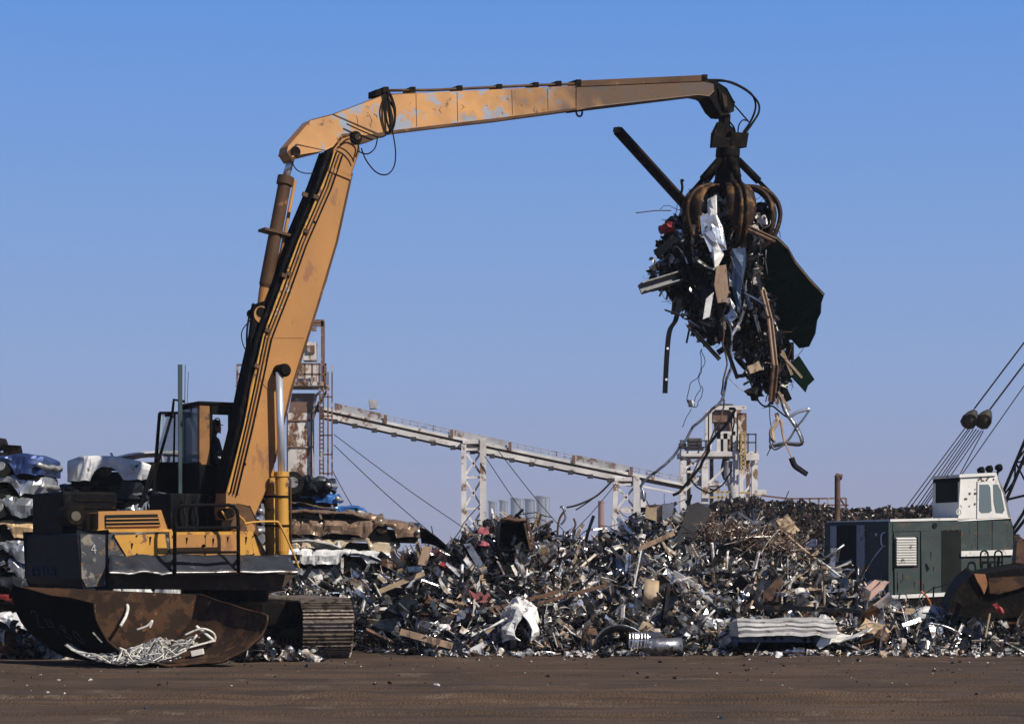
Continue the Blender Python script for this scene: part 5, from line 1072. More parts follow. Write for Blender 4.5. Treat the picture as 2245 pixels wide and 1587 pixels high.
pxpoly('board', [(928, 1196), (948, 1198), (934, 1240), (916, 1237)], 43.9, .04, 'wood', 'pale reddish board standing under the curved black hood', lean=.002)
pxpoly('board', [(1016, 1192), (1032, 1190), (1062, 1240), (1048, 1246)], 43.9, .04, 'grey', 'greyish board slanting between the curved hood and the cabinet', lean=.002)
for x, y, lb_ in ((1061, 1155, 'upper pink fabric bundle beside the black cabinet'), (1061, 1185, 'lower pink fabric bundle beside the black cabinet')): o = put('fabric_bundle', p_lump(random.Random(x+y), .2), SM['pink'], x, y+8, 44.7, Matrix.Scale(1.0, 4), lb_, 'pink fabric bundles')
# white crumpled shell with a dark mouth
shl = thing('crumpled_shell', 'white crumpled car shell gaping black near the foot of the heap', 'car shell', tuple(at(1150, 1400, 42.8)))
rows = []
for i in range(25):
    a = math.pi*(1.18-1.36*i/24); row = []
    for j in range(9): q = j/8; rr_ = (1-.52*q) if q < .99 else .46; p = at(1136+8*q+52*math.cos(a)*rr_, 1378+6*q-66*math.sin(a)*rr_, 43.0-1.0*math.sin(q*1.5)); row.append(p+noise.noise_vector(p*2.2)*.16+noise.noise_vector(p*5)*.10+noise.noise_vector(p*11)*.03)
    rows.append(row)
MB().grid(rows).build('outer_skin', SM['white'], shl, False, thick=.02); MB().tube([at(1142, 1395, 42.6), at(1142, 1396, 43.2)], [.42, .3], 14).disp(.06, 4).build('dark_interior', cargap, shl)
pxpoly('red_sheet', [(1030, 1292), (1045, 1300), (1052, 1294), (1062, 1306), (1070, 1300), (1080, 1318), (1062, 1322), (1042, 1314)], 43.3, .05, pm('faded_red_paint', (.30, .09, .09), .6, bump=.2, col2=(.15, .1, .08), amt=.3, scale=5), 'torn faded red sheet in the shaded left slope', bump_=.08)
pl_ = lambda name, a, b, Y, w1, h1, mat, lb_, cat=None, Yb=None: tag(MB().bar(at(a[0], a[1], Y), at(b[0], b[1], Yb or Y), w1, h1).build(name, SM[mat], None), lb_, cat or name)
pl_('plank', (878, 1384), (992, 1416), 42.0, .22, .12, 'wood', 'long brown plank lying near the foot of the left slope'); pl_('bar', (1072, 1338), (1225, 1296), 42.9, .05, .08, 'rusty', 'long brown bar rising to the right across the middle of the heap', Yb=43.6); pl_('bar', (1160, 1328), (1330, 1282), 43.2, .05, .07, 'rusty', 'second long rusty bar parallel to the brown one at mid heap', 'bar', 43.6)
pl_('blade', (1390, 1285), (1406, 1206), 43.8, .10, .03, 'white', 'tall pale blade of metal standing at mid heap'); pl_('beam', (1398, 1204), (1478, 1168), 44.9, .13, .10, 'wood', 'weathered beam sloping just under the crest'); pl_('beam', (832, 1296), (930, 1256), 44.2, .12, .10, 'tan', 'pale tan beam sloping up the left shoulder of the heap')
bp_ = []
for i in range(9):
    t = i/8; row = []
    for j in range(4): q = j/3; row.append(at(1413-10*t+q*32+4*math.sin(t*2), 1268+58*t+q*6, 43.2-.35*math.sin(t*2.6)))
    bp_.append(row)
tag(MB().grid(bp_).build('bent_plate', SM['tan'], None, True, thick=.02), 'bent beige plate with a rounded top in the middle of the heap', 'plate')
# arched grey fender, mesh roll, flattened door
rows = []
for i in range(15):
    a = math.pi*(.95-.72*i/14); row = []
    for j in range(5): q = j/4; p = at(1362+60*math.cos(a), 1422-52*math.sin(a)*(1-.12*q)+q*6, 41.7+q*.5); row.append(p+noise.noise_vector(p*3)*.04)
    rows.append(row)
tag(MB().grid(rows).build('fender', SM['grey'], None, True, thick=.02), 'arched grey car fender at the foot of the heap', 'fender')
ml = MB(); a0_, a1_ = at(1412, 1418, 41.4), at(1494, 1414, 41.5); ax = (a1_-a0_).normalized()
tag(MB().tube([a0_, a0_.lerp(a1_, .3), a0_.lerp(a1_, .6), a1_], [.14, .16, .15, .15], 14).disp(.03, 5).build('drum', SM['grey'], None, True), 'long grey dented drum lying under loose mesh at the foot', 'drum')
for k in range(9):
    c_ = at(1380+k*4.5, 1420, 41.2); ml.tube([c_+Vector((.03*math.sin(k), .14*math.cos(t), .15+.15*math.sin(t))) for t in np.linspace(0, 6.28, 12)], .009, 4)
for t in np.linspace(0, 6.28, 7): ml.tube([at(1380, 1420, 41.2)+Vector((0, .14*math.cos(t), .15+.15*math.sin(t))), at(1416, 1420, 41.2)+Vector((0, .14*math.cos(t), .15+.15*math.sin(t)))], .009, 4)
tag(ml.build('mesh_roll', SM['silver'], None), 'crushed roll of wire mesh lying on the ground beside the grey drum', 'mesh roll')
# ribbed white car end
rb = thing('crushed_car', 'ribbed white car end with dark holes lying at the foot of the heap, right', 'crushed car', tuple(at(1715, 1425, 41.7)))
rows = []; n1 = 26
for i in range(n1):
    t = i/(n1-1); x = 1600+232*t; xe = 1-max(0, .06-t)/.06*.35; row = []
    prof_ = [(0, 1398), (.02, 1390), (.0, 1384), (.05, 1379), (.02, 1375), (.10, 1369), (.08, 1365), (.3, 1361), (.6, 1359), (1.1, 1358)]
    for dy, y in prof_:
        yy = 1385+(y-1385)*xe+(14*max(0, t-.8)**1.2*3 if t > .8 else 0); p = at(x, yy-4*math.sin(t*2.5), 41.5+dy+.25*max(0, .08-t)/.08*2); row.append(p+noise.noise_vector(p*1.6)*.05+noise.noise_vector(p*5)*(.02+.09*max(0, t-.7)))
    rows.append(row)
MB().grid(rows).build('ribbed_panel', pm('white_ribbed', (.45, .44, .43), .5, bump=.1, col2=(.14, .10, .08), amt=.25, scale=5, streak=.5), rb, False, thick=.02)
pxb = MB().prism([at(x, y, 41.75) for x, y in ((1606, 1398), (1820, 1392), (1812, 1424), (1640, 1424), (1612, 1414))], Vector((0, .05, 0))); pxb.build('end_panel', SM['blue'], rb)
for x, r_ in ((1678, 4), (1696, 4.5), (1714, 3.5), (1764, 5), (1781, 5)):
    c_ = at(x, 1399+(x > 1740)*2, 41.73); MB().tube([c_, c_-Vector((0, .02, 0))], r_*41.7/F, 14).build('lamp_hole', cargap, rb)
pxs = MB().prism([at(x, y, 41.6) for x, y in ((1805, 1388), (1823, 1386), (1822, 1410), (1798, 1424), (1790, 1414))], Vector((0, .5, 0))); pxs.disp(.03, 4).build('corner_piece', SM['white'], rb)
MB().box(at(1715, 1418, 42.1), (1.8, .7, .22)).build('underside', cargap, rb)
put('door_panel', p_sheet(random.Random(8), 1.3, .5, .06, 8), SM['white'], 1850, 1398, 42.0, rot(random.Random(3), .8), 'white torn door panel right of the ribbed white car end', thick=.02)
put('door_panel', p_sheet(random.Random(18), 1.1, .6, .07, 8), SM['tan'], 1925, 1370, 42.8, rot(random.Random(13), .8), 'cracked brownish panel between the heap and the white car wreck', thick=.02)
pxpoly('upright_box', [(1672, 1300), (1708, 1262), (1718, 1278), (1700, 1330), (1668, 1336)], 43.4, .5, 'rusty', 'rusty upright box lodged low in the right slope', bump_=.06)
pl_('pipe', (1655, 1330), (1872, 1338), 42.4, .09, .09, 'dark', 'long black pipe lying just above the ribbed white car end')
for i, (a, b, m_) in enumerate((((1880, 1302), (1918, 1270), 'pink'), ((1892, 1310), (1938, 1272), 'wood'))):
    pxpoly('board', [a, b, (b[0]+12, b[1]+3), (a[0]+13, a[1]+8)], 44.0, .03, pm('pink_board%s' % ('' if i else 's'), (.46, .30, .25), .7, bump=.1, col2=(.25, .15, .12), amt=.2, scale=6), ('left' if i == 0 else 'right')+' of the two pinkish boards sticking up beside the green crane', tilt=.004)
poles = [((1555, 1198), (1635, 1180)), ((1630, 1178), (1700, 1192)), ((1700, 1172), (1752, 1232)), ((1722, 1170), (1792, 1228)), ((1735, 1190), (1820, 1245)), ((1786, 1232), (1788, 1290)), ((1812, 1250), (1812, 1300)), ((1760, 1212), (1850, 1270)), ((1700, 1200), (1760, 1272)), ((1640, 1160), (1690, 1200)), ((1765, 1250), (1815, 1246)), ((1580, 1215), (1660, 1160)), ((1820, 1265), (1890, 1310)), ((1742, 1260), (1800, 1300)), ((1650, 1225), (1730, 1245))]
ords = ['topmost', 'second', 'third', 'fourth', 'fifth', 'sixth', 'seventh', 'eighth', 'ninth', 'tenth', 'eleventh', 'twelfth', 'thirteenth', 'fourteenth', 'lowest']
for i, (a, b) in enumerate(sorted(poles, key=lambda q: q[0][1]+q[1][1])):
    Ya = (yAt(a[0], a[1]+8) or 46)-.35; Yb = (yAt(b[0], b[1]+4) or 45.5)-.3
    tag(MB().tube(spline([at(*a, Ya), (at(*a, Ya)+at(*b, Yb))/2+Vector((.03, 0, .06*math.sin(i))), at(*b, Yb)], 3), .022+.012*(i % 3), 6).build('pole', SM[('white', 'tan', 'silver')[i % 3]], None, True), f"{ords[i]} of the thin {('white', 'tan', 'silver')[i % 3]} poles fanning down the right slope of the heap", 'pole', 'thin poles on the right slope')
# the brushy tangle on the right peak
tg2 = []
for k in range(1100):
    px = rg.gauss(1640, 62); py = crest(px)-8+abs(rg.gauss(0, 14)); px = min(1800, max(1545, px)); Y_ = rg.uniform(45, 47.3); p = at(px, py, Y_)
    c_ = rg.choice(((.10, .055, .035, 0), (.05, .03, .02, 0), (.28, .22, .17, 0), (.16, .10, .07, 0), (.4, .36, .32, 0)))
    tg2.append((rg.choice(('wire', 'wire', 'pipe', 'pipe')), rg.randint(0, 99), Matrix.Translation(p) @ rot(rg, .5) @ Matrix.Diagonal((rg.uniform(.3, 1.0), .5, .5, 1)), c_))
mass('wire_tangle', tg2, 'brown tangle of wire and rod topping the right peak of the heap', 'wire tangle')
put('crumpled_part', p_lump(random.Random(44), .34), SM['tan'], 1722, 1152, 46, rot(random.Random(5), .4), 'tan crumpled part perched at the right end of the wire tangle', None, 'crumpled part')
# bent rods poking over the left crest
for i, (pts, lb_) in enumerate((([(1222, 1170), (1226, 1140), (1236, 1122), (1240, 1118)], 'thin bent rod sticking up between the two peaks of the heap'), ([(1230, 1150), (1240, 1135), (1234, 1112), (1228, 1112)], 'hooked dark rod standing over the valley of the heap'), ([(1255, 1165), (1262, 1150), (1258, 1136)], 'short dark spike in the valley of the heap'), ([(1002, 1218), (1020, 1190), (1048, 1172), (1052, 1176)], 'long thin dark cable arching left of the cabinet'))):
    tag(MB().tube(spline([at(x, y, 45.4) for x, y in pts], 4), .025, 5).build('bent_rod', SM['grey' if i % 2 else 'rusty'], None, True), lb_, 'rod')
# right end: rusty drum, white wreck, red scrap
dm_ = []; 
for i in range(18):
    a = -.3+i/17*2.9; row = []
    for j in range(9): q = j/8; p = at(2085+30*q+(175*q), 1345-10*q, 43.0+.5*q)+Vector((0, 0, 0)); row.append(p+Vector((-.75*math.sin(a)*.35, .75*(1-math.sin(a))*.5, .85*math.cos(a-1.45)*.9+.1))+noise.noise_vector(p*2+Vector((a, 0, 0)))*.07)
    dm_.append(row)
drm = thing('rusty_drum', 'black torn open tank drum with a rusty rim lying below the crane', 'drum', tuple(at(2160, 1345, 43.3)))
poly_ = [(2078, 1338), (2092, 1302), (2112, 1275), (2136, 1257), (2150, 1262), (2168, 1258), (2250, 1246), (2300, 1250), (2300, 1345), (2200, 1352), (2120, 1350)]
MB().prism([at(x, y, 43.2) for x, y in poly_], Vector((.1, 1.2, .1))).build('tank_body', M['grime'], drm, bevel=.05)
MB().prism([at(x, y, 43.12) for x, y in ((2136, 1257), (2160, 1258), (2166, 1280), (2158, 1302), (2150, 1285), (2142, 1272))], Vector((0, .08, 0))).build('torn_rim', pm('bright_rust', (.30, .13, .055), .7, bump=.3, col2=(.10, .05, .03), amt=.35, scale=6), drm)
MB().prism([at(x, y, 43.1) for x, y in ((2166, 1268), (2250, 1262), (2270, 1275), (2230, 1290), (2190, 1302), (2170, 1300))], Vector((0, .1, 0))).disp(.03, 4).build('painted_lit_side', M['trough_in'], drm)  # sunlit flank put in as a brown plate on the dark tank
pxpoly('steel_hook', [(2228, 1185), (2238, 1178), (2250, 1190), (2262, 1250), (2240, 1260), (2226, 1240)], 46, .3, 'rusty', 'rusty curved hook plate rising behind the torn tank drum', bump_=.05)
wr_ = thing('car_wreck', 'crumpled white car wreck between the heap and the torn tank drum', 'car wreck', tuple(at(2025, 1400, 44)))
rows = []
for i in range(16):
    t = i/15; row = []
    for j in range(9): q = j/8; p = at(1976+108*t, 1338+(18*(1-t)**2)-10*math.sin(t*3)+q*q*44*(1-.55*math.sin(t*3)), 44.6-q*1.1); row.append(p+noise.noise_vector(p*2)*.10+noise.noise_vector(p*5)*.04)
    rows.append(row)
MB().grid(rows).build('body_skin', SM['white'], wr_, False, thick=.02); MB().box(at(2035, 1382, 44.4), (1.0, .9, .6)).disp(.1, 3).build('dark_interior', cargap, wr_)
put('red_box', p_lump(random.Random(4), .22), SM['red'], 2187, 1334, 42.4, rot(random.Random(1), .6), 'small bright red crushed box at the right edge of the scrap', None, 'box')
pl_('blade', (2160, 1396), (2170, 1344), 42.1, .08, .03, 'tan', 'pale upright blade of metal left of the small red box'); put('orange_bar', p_board(random.Random(2), .5, .06), pm('orange_bar', (.5, .16, .06), .6, bump=0), 2032, 1318, 45.6, Matrix.Rotation(R(60), 4, 'Y'), 'short orange bar sticking up in front of the crane', None, 'bar')
rg = random.Random(31)
for i in range(34):
    px = rg.uniform(1985, 2245); py = rg.uniform(1350, 1428); kind = rg.choice(('sheet', 'board', 'angle', 'pipe', 'curl', 'sheet')); col = rg.choice(('white', 'silver', 'dark', 'blue', 'grey', 'tan', 'dark')); Y_ = yAt(px, py) or 42.3
    lab = f"{ADJ[col]} {KN[kind].replace('_', ' ')} in the low scrap {where(px, py)}"
    if lab in seen: lab = lab.replace('in the low scrap', 'turned on edge in the low scrap')
    if lab in seen or len(lab.split()) > 16: continue
    seen[lab] = 1; o = bpy.data.objects.new(KN[kind], pmesh(kind, i % 5, col)); COL.objects.link(o); s_ = rg.uniform(.4, .9); o.matrix_world = Matrix.Translation(at(px, py, Y_-.1)) @ rot(rg, .4) @ Matrix.Diagonal((s_, s_, s_, 1)); tag(o, lab, KN[kind].replace('_', ' '), 'loose scrap at the right edge')

# ------------------------------------------------------------------ the load in the grapple
LY = 47.9; lc = at(1585, 600, LY); items = []; rg = random.Random(8)
core = p_lump(random.Random(3), 1.0); core.v = [Vector((v.x*1.35, v.y*1.2, v.z*3.4)) for v in core.v]; core.v = [v+lc for v in core.v]
blobs = [(1565, 505, .52), (1600, 480, .4), (1545, 560, .85), (1600, 580, .8), (1520, 590, .62), (1570, 650, .75), (1628, 540, .5), (1630, 640, .62), (1590, 700, .5), (1660, 700, .35), (1680, 760, .38), (1700, 800, .38), (1470, 600, .38), (1540, 690, .42), (1500, 510, .35), (1480, 540, .3), (1700, 830, .26), (1650, 490, .42), (1562, 490, .66), (1622, 500, .6), (1590, 470, .5), (1540, 500, .5), (1555, 690, .5), (1625, 735, .45), (1665, 805, .34), (1505, 630, .42), (1600, 660, .6), (1650, 690, .5),  (1560, 465, .4)]
for k in range(4300):
    bx_, by_, br_ = rg.choice(blobs); p = at(bx_, by_, LY+(.15 if by_ < 560 else 0)); d = Vector([rg.gauss(0, 1) for _ in range(3)]).normalized()*br_*rg.random()**.45*.85; p = p+d
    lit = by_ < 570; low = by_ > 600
    kind = rg.choice(('sheet', 'sheet', 'curl', 'curl', 'angle', 'pipe', 'wire', 'board', 'lump') if not low else ('board', 'curl', 'angle', 'board', 'curl', 'sheet', 'wire', 'pipe')); s_ = {'sheet': .36, 'curl': .38, 'angle': .6, 'pipe': .55, 'wire': .7, 'board': .5, 'lump': .3}[kind]*math.exp(rg.gauss(0, .3))
    pc = pick(rg, [PAL[0]]*(2 if lit else 6)+PAL[:9]); f_ = rg.uniform(.6, 1.1); c_ = tuple(q*f_ for q in pc[0])+(pc[1],)  # fewer blacks on top, more below: light and shade put into the colours
    Mr = rot(rg) if not low or rg.random() < .3 else Matrix.Rotation(rg.gauss(0, .45), 4, 'Y') @ Matrix.Rotation(R(90), 4, 'Y') @ Matrix.Rotation(rg.uniform(0, 6), 4, 'X')
    items.append((kind, rg.randint(0, 99), Matrix.Translation(p) @ Mr @ Matrix.Scale(s_, 4), c_))
mass('scrap_tangle', items, 'dense tangle of torn metal scrap clutched in the grapple', 'scrap tangle')
LG = 'scrap pieces dangling from the grapple'
def ltube(pts, r_, mat, lb_, name='hanging_wire', Y=LY-.5, cat='wire', n=4, wob=0, sd=1):
    P_l = spline([at(p[0], p[1], p[2] if len(p) > 2 else Y) for p in pts], n)
    if wob: P_l = [p+noise.noise_vector(p*4+Vector((sd, 0, 0)))*wob for p in P_l]
    tag(MB().tube(P_l, r_, 5).build(name, SM[mat], None, True), lb_, cat, LG)
gb = thing('steel_beam', 'long rusty channel beam pointing up left out of the grapple load', 'beam', tuple(at(1420, 360, LY)))
bmm = MB(); bmm.prof(at(1354, 286, LY-.2), at(1505, 452, LY-.2), [(-.09, -.1), (.09, -.1), (.09, -.06), (.02, -.06), (.02, .06), (.09, .06), (.09, .1), (-.09, .1), (-.09, .06), (-.02, .06), (-.02, -.06), (-.09, -.06)], up=(.7, -.4, .6)); bmm.build('flange_section', pm('dark_beam_steel', (.018, .012, .010), .6, col2=(.06, .035, .022), amt=.3, scale=4, bump=.2), gb); MB().box(at(1352, 286, LY-.2), (.14, .16, .1)).disp(.04, 8).build('torn_end', SM['rusty'], gb)
def lplate(pts, Y, th, mat, lb_, tilt=0, lean=0, name='metal_plate', cat=None, disp=0, off=None):
    y0 = pts[0][1]; P_l = [at(x, y, Y+(x-pts[0][0])*tilt+(y-y0)*lean) for x, y in pts]; mb = MB().prism(P_l, Vector(off or (0, th, 0)))
    if disp: mb.disp(disp, 2.4, 3)
    return tag(mb.build(name, SM[mat] if isinstance(mat, str) else mat, None), lb_, cat or name.replace('_', ' '), LG)
gdark = pm('dark_green_sheet', (.010, .028, .018), .6, bump=.2, col2=(.02, .035, .028), amt=.4, scale=1.5)
gp_ = thing('metal_plate', 'huge dark green plate hanging at the right side of the grapple load', 'plate', tuple(at(1730, 620, LY))); gp_['group'] = LG
pts = [(1650, 478), (1672, 500), (1700, 520), (1726, 546), (1742, 575), (1772, 612), (1806, 648), (1799, 668), (1798, 690), (1790, 706), (1786, 735), (1774, 760), (1752, 764), (1735, 745), (1700, 752), (1668, 700), (1652, 600)]
mb = MB(); y0 = 478; mb.prism([at(x, y, LY-.1+(x-1650)*-.0035+(y-y0)*.0062) for x, y in pts], Vector((.03, .05, .05))); mb.build('sheet', gdark, gp_)
MB().tube([at(x, y-1, LY-.12+(x-1650)*-.0035+(y-y0)*.0062) for x, y in pts[:7]], .018, 5).disp(.03, 6).build('folded_edge', SM['rusty'], gp_)
lplate([(1735, 795), (1752, 780), (1786, 832), (1772, 845), (1766, 860), (1738, 830)], LY-.3, .04, gdark, 'small dark green plate corner below the huge dark green one', disp=.02, lean=.004)
tag(MB().prof(at(1407, 632, LY-.9), at(1492, 606, LY-.4), [(-.11, -.11), (.11, -.11), (.11, -.08), (-.08, -.08), (-.08, .08), (.11, .08), (.11, .11), (-.11, .11)], up=(0, .3, 1)).build('channel_stub', pm('stub_grey', (.16, .16, .165), .6, bump=.2, col2=(.06, .05, .045), amt=.35, scale=5), None), 'grey channel stub pointing left out of the grapple load', 'channel', LG)
lplate([(1571, 584), (1592, 580), (1598, 640), (1592, 662), (1574, 664), (1566, 625)], LY-1.0, .05, 'wood', 'tan brown board hanging in the middle of the grapple load', name='board')
lplate([(1548, 655), (1565, 640), (1556, 694), (1541, 700)], LY-1.0, .05, 'white', 'bright ribbed strip below the load, left of the tan board', name='ribbed_strip')
for i, (pts, mat, lb_) in enumerate((([(1600, 545), (1638, 540), (1640, 580), (1625, 640), (1628, 690), (1612, 672), (1602, 620)], 'blue', 'blue grey crumpled sheet right of the tan board in the load'), ([(1534, 470), (1566, 462), (1580, 500), (1590, 548), (1560, 552), (1536, 520)], 'silver', 'bright silver crumpled sheet under the left tine'), ([(1552, 440), (1566, 425), (1570, 470), (1552, 480)], 'white', 'small white flap just under the grapple hub'), ([(1555, 480), (1572, 495), (1585, 560), (1568, 590), (1558, 540)], 'white', 'crumpled white strip running down the middle of the load'))):
    p3 = [at(x, y, LY-.95) for x, y in pts]; c_ = sum(p3, Vector())/len(p3); P_g = []
    for rr_ in (1., .72, .4, .08): P_g.append([c_.lerp(p, rr_)+Vector((0, -.1*(1-rr_), 0))+noise.noise_vector(c_.lerp(p, rr_)*5)*.1 for p in p3+[p3[0]]])
    tag(MB().grid(P_g).build('crumpled_sheet', SM[mat], None, False, thick=.01), lb_, 'sheet', LG)
for (a, b, w1, mat, lb_, nm) in (((1672, 636), (1688, 700), .12, 'wood', 'upper half of the long pale brown post hanging at the right of the load', 'post'), ((1688, 698), (1700, 808), .13, 'wood', 'lower broad brown post ending under the load', 'post'), ((1712, 775), (1758, 828), .05, 'tan', 'thin tan stick slanting down at the lower right of the load', 'stick'), ((1715, 768), (1736, 822), .06, 'tan', 'short tan stick beside the brown post', 'stick'), ((1508, 712), (1578, 788), .09, 'dark', 'dark bar slanting down left under the load', 'bar'), ((1590, 755), (1617, 830), .08, 'dark', 'dark bar hanging straight under the load', 'bar'), ((1440, 560), (1480, 520), .16, 'dark', 'stubby dark bar at the left shoulder of the load', 'bar'),
                               ((1640, 500), (1700, 528), .12, 'rusty', 'rusty bar along the top edge of the huge green plate', 'bar'), ((1655, 690), (1665, 728), .07, 'grey', 'short grey bar beside the long brown post', 'bar'), ((1700, 800), (1692, 880), .16, 'rusty', 'brown torn bar hanging from the bottom of the load', 'bar'), ((1706, 858), (1732, 900), .05, 'tan', 'thin pale stick low under the load', 'stick')):
    tag(MB().prof(at(*a, LY-.8), at(*b, LY-.7), [(-w1/2, -w1/3), (w1/2, -w1/3), (w1/2, w1/4), (w1*.3, w1/3), (0, w1*.12), (-w1*.3, w1/3), (-w1/2, w1/4)], up=(0, -1, .1)).build(nm, SM[mat], None), lb_, nm, LG)
st_ = [(1490, 655), (1482, 700), (1468, 726), (1462, 780), (1458, 862)]; hs = MB(); P_s = spline([at(x, y, LY-.6) for x, y in st_], 5); hs.grid([[p+Vector((-.055, 0, 0)), p+Vector((.055, .02, 0))] for p in P_s])
hsx = thing('hanging_strip', 'long flat dark strip with bolt holes hanging down left of the load', 'strip', tuple(P_s[-1])); hsx['group'] = LG; hs.build('strip_body', SM['dark'], hsx, thick=.02)
for x, y in ((1464, 764), (1461, 832)): c_ = at(x, y, LY-.64); MB().tube([c_, c_+Vector((0, -.012, 0))], .028, 12).build('bolt_head', SM['white'], hsx)
ltube([(1394, 467), (1420, 464), (1438, 462), (1472, 462)], .012, 'rusty', 'thin rod sticking out left of the load near the tines', 'thin_rod', cat='rod')
ltube([(1492, 430), (1496, 412), (1494, 395), (1499, 398)], .03, 'dark', 'short dark knob of wire standing beside the long beam', 'thin_rod', cat='rod')
ltube([(1420, 602), (1460, 595)], .015, 'dark', 'thin dark rod above the grey channel stub', 'thin_rod', cat='rod')
ltube([(1583, 700), (1588, 770), (1592, 800), (1582, 860), (1585, 900), (1570, 940), (1520, 1030), (1508, 1058)], .02, 'rusty', 'long rusty wire hanging from the middle of the load to the heap', wob=.08)
ltube([(1600, 700), (1604, 780), (1584, 870), (1560, 895), (1530, 930), (1500, 968), (1466, 1010), (1436, 1035), (1409, 1060), (1408, 1075), (1416, 1100)], .032, 'grey', 'long bent grey strand running down left to the crest of the heap', wob=.06)
ltube([(1598, 895), (1612, 900), (1590, 930), (1562, 968), (1540, 1010), (1512, 1052), (1490, 1075), (1478, 1090)], .034, 'dark', 'dark crooked branch of metal hanging in front of the platform tower', 'metal_branch', cat='branch', wob=.08)
ltube([(1512, 1052), (1530, 1074), (1560, 1080), (1585, 1062), (1604, 1030)], .02, 'dark', 'thin dark fork under the crooked metal branch', 'metal_branch', cat='branch', wob=.05)
ltube([(1610, 900), (1607, 940), (1604, 990)], .018, 'dark', 'short dark twig beside the crooked metal branch', 'metal_branch', cat='branch', wob=.03)
ltube([(1538, 760), (1545, 790), (1530, 830), (1512, 850), (1506, 880), (1528, 890), (1540, 850)], .009, 'dark', 'thin looping wire left below the load', wob=.1)
ltube([(1540, 765), (1538, 810), (1534, 850), (1526, 880)], .009, 'dark', 'thin wavy wire beside the looping one', wob=.12, sd=5)
ltube([(1512, 895), (1505, 920), (1496, 935)], .008, 'dark', 'very thin wire end under the white scrap of paper', wob=.05)
put('paper_scrap', p_sheet(random.Random(2), .22, .14, .2, 4), SM['white'], 1512, 885, LY-.5, rot(random.Random(3)), 'tiny white paper scrap caught on the thin wires', LG)
ltube([(1620, 740), (1630, 790), (1648, 840), (1660, 870), (1676, 888), (1700, 890), (1720, 905), (1735, 920)], .02, 'dark', 'dark crooked strand bending right under the load', wob=.07)
ltube([(1598, 825), (1620, 852), (1652, 868)], .008, 'tan', 'thin pale wire curving under the load', wob=.03)
put('hanging_clump', p_lump(random.Random(9), .3), SM['dark'], 1655, 858, LY-.5, rot(random.Random(4), .6), 'dark clump hanging on the crooked strand', LG, 'clump')
put('bright_flap', p_sheet(random.Random(21), .3, .22, .08, 4), SM['tan'], 1655, 806, LY-.9, rot(random.Random(6), .6) @ Matrix.Rotation(1.3, 4, 'X'), 'small bright tan flap at the bottom of the load', LG, 'flap', thick=.01)
# perforated strip bent into a loop at the lower right
def ribbon(pts, wd, mat, lb_, name, cat, Y=LY-.6, tw=0):
    P_l = spline([at(x, y, Y) for x, y in pts], 5); m = MB(); P_g = []
    for i, p in enumerate(P_l): d = (P_l[min(i+1, len(P_l)-1)]-P_l[max(i-1, 0)]).normalized(); s_ = d.cross(Vector((0, 1, 0))).normalized(); a = tw*i/len(P_l); s_ = s_*math.cos(a)+Vector((0, 1, 0))*math.sin(a); P_g.append([p-s_*wd/2, p+s_*wd/2])
    o = m.grid(P_g).build(name, SM[mat], None, True, thick=.012); return tag(o, lb_, cat, LG)
ribbon([(1712, 865), (1722, 900), (1748, 940), (1757, 972), (1720, 972), (1686, 980)], .10, 'grey', 'grey perforated strip folded into a triangle low right under the load', 'folded_strip', 'strip', tw=.8)
ribbon([(1775, 897), (1750, 903), (1730, 915)], .07, 'silver', 'short silver strip sticking out right under the load', 'folded_strip', 'strip'); ribbon([(1775, 898), (1760, 920), (1745, 938), (1728, 965), (1700, 985), (1688, 968), (1692, 940)], .045, 'grey', 'narrow grey band looping at the lower right of the load', 'folded_strip', 'strip', tw=.5)
ribbon([(1702, 905), (1705, 925), (1694, 945), (1698, 968), (1688, 955), (1690, 935), (1704, 915)], .09, 'tan', 'tan crumpled ribbon in the folded grey strips', 'torn_ribbon', 'ribbon', tw=2)
ribbon([(1712, 920), (1718, 960), (1728, 985), (1735, 1003)], .06, 'wood', 'brown twisted ribbon hanging lowest from the load', 'torn_ribbon', 'ribbon', tw=1.5); ribbon([(1735, 1003), (1742, 1020), (1755, 1030), (1770, 1040)], .13, 'dark', 'dark leaf shaped scrap at the very bottom of the hanging ribbon', 'torn_ribbon', 'ribbon', tw=.6)
ltube([(1690, 870), (1688, 920), (1696, 960), (1682, 1000)], .01, 'dark', 'thin dark wire left of the tan crumpled ribbon', wob=.03)
put('red_lump', p_lump(random.Random(14), .26), SM['red'], 1463, 500, LY-.3, rot(random.Random(4)), 'small dark red lump at the left shoulder of the load', LG, 'lump'); put('rag', p_lump(random.Random(15), .16), SM['white'], 1673, 484, LY-.6, rot(random.Random(4)), 'small white rag under the right tine', LG, 'rag')
for i in range(22):
    kind = rg.choice(('sheet', 'curl', 'angle', 'sheet', 'pipe')); px, py = rg.uniform(1480, 1680), rg.uniform(500, 740); col = rg.choice(('dark', 'dark', 'grey', 'rusty', 'silver', 'white', 'dark')); s_ = rg.uniform(.5, .9)
    if py < 580 and 1550 < px < 1660: continue
    lab = f"{ADJ[col]} {KN[kind].replace('_', ' ')} {'high' if py < 580 else 'low' if py > 660 else 'half way'} on the {'left' if px < 1550 else 'right' if px > 1620 else 'middle'} of the grapple load"
    if lab in seen: continue
    seen[lab] = 1; o = bpy.data.objects.new(KN[kind], pmesh(kind, i % 5, col)); COL.objects.link(o); o.matrix_world = Matrix.Translation(at(px, py, LY-rg.uniform(.5, .9))) @ rot(rg) @ Matrix.Diagonal((s_, s_, s_, 1)); tag(o, lab, KN[kind].replace('_', ' '), LG)
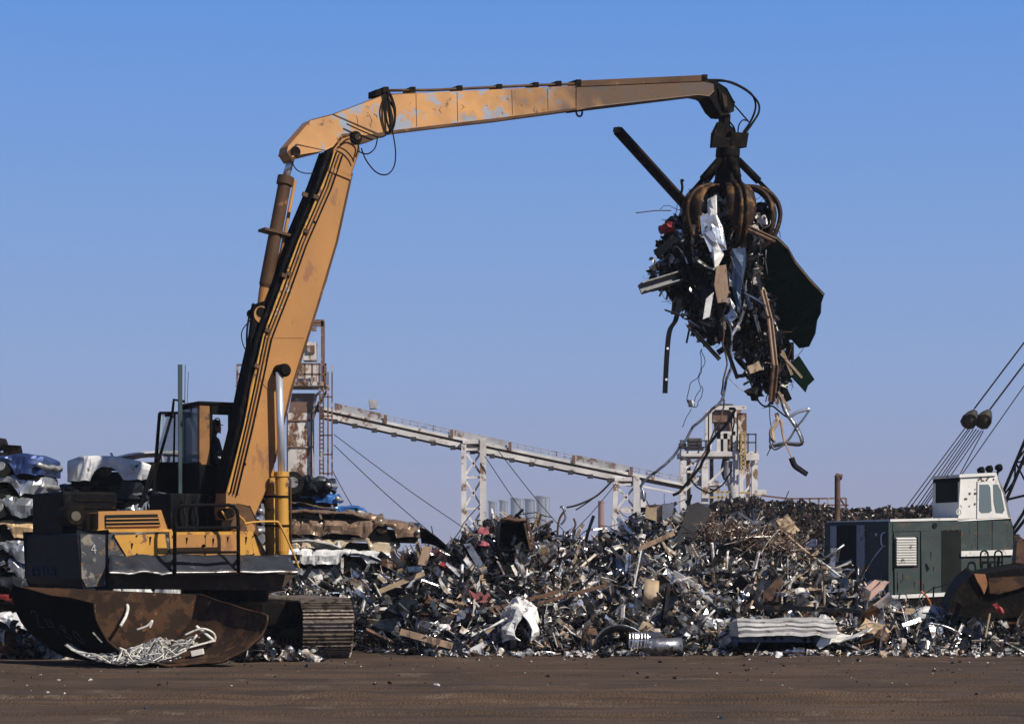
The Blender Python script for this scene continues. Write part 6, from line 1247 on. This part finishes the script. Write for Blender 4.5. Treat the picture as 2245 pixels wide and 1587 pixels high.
# wires blown over the heap behind
for pts, r_, lb_ in (([(1345, 1050), (1310, 1085), (1270, 1105), (1242, 1112)], .03, 'dark drooping wire ending left of the short trestle'), ([(1312, 1083), (1290, 1100), (1262, 1118)], .02, 'thin second strand under the drooping wire')): tag(MB().tube(spline([at(x, y, 60) for x, y in pts], 4), r_, 5).build('drooping_wire', M['wire'], None, True), lb_, 'wire')

# ------------------------------------------------------------------ the dark shredded mound behind
MT = [(1480, 1215), (1540, 1130), (1570, 1108), (1620, 1100), (1680, 1101), (1740, 1106), (1800, 1112), (1860, 1118), (1900, 1128), (1960, 1124), (2020, 1116), (2080, 1118), (2140, 1130), (2240, 1200), (2300, 1235)]
def mtop(px):
    for (a, b), (c_, d) in zip(MT, MT[1:]):
        if a <= px <= c_: return b+(d-b)*(px-a)/(c_-a)
    return 1235
MY = 86
def mz(x, y):
    px = CX+x*F/MY; zc = H0-(mtop(px)-HY)*MY/F if 1480 < px < 2300 else 0; t = min(1, max(0, (y-MY+9)/9)) if y < MY else max(0, 1-(y-MY)/9)
    return zc*math.sin(t*math.pi/2)**.8+.25*noise.noise(Vector((x*.5, y*.5, 2)))+.18*noise.noise(Vector((x*1.5, y*1.5, 8)))-.1
mb = MB().grid([[Vector((x, y, mz(x, y))) for x in np.arange(6, 23, .25)] for y in np.arange(76.5, 95.5, .3)])
items = []; rg = random.Random(12)
for k in range(7000):
    px = rg.uniform(1500, 2270); y = MY-8.5+9.5*rg.random()**.7; x = (px-CX)*MY/F; c0_ = rg.choice(((.03, .022, .016), (.05, .035, .026), (.02, .016, .013), (.09, .065, .05), (.03, .025, .02), (.04, .03, .02))); s_ = rg.uniform(.15, .42)
    if rg.random() < .012: c0_ = (.35, .32, .28)
    items.append((rg.choice(('lump', 'sheet', 'curl', 'sheet')), rg.randint(0, 99), Matrix.Translation((x, y, mz(x, y)+.04)) @ rot(rg) @ Matrix.Scale(s_, 4), (*c0_, 0)))
mass('shredded_mound', items, 'long dark brown mound of shredded scrap behind the heap and the crane', 'scrap mound', mb, basecol=(.022, .016, .012, 0))
# ------------------------------------------------------------------ the air
hz_ = MB().box((0, 900, 24.5), (2400, 2200, 53)); hm = bpy.data.materials.new('air'); hm.use_nodes = True; t = hm.node_tree; t.nodes.remove(t.nodes['Principled BSDF'])
pv = t.nodes.new('ShaderNodeVolumePrincipled'); pv.inputs['Density'].default_value = .0003; pv.inputs['Color'].default_value = (.74, .80, .95, 1); t.links.new(pv.outputs[0], t.nodes['Material Output'].inputs['Volume'])
ho = bpy.data.objects.new('haze', hz_.mesh('haze', hm)); COL.objects.link(ho); tag(ho, 'thin blue summer haze over the whole yard', 'haze', kind='stuff')
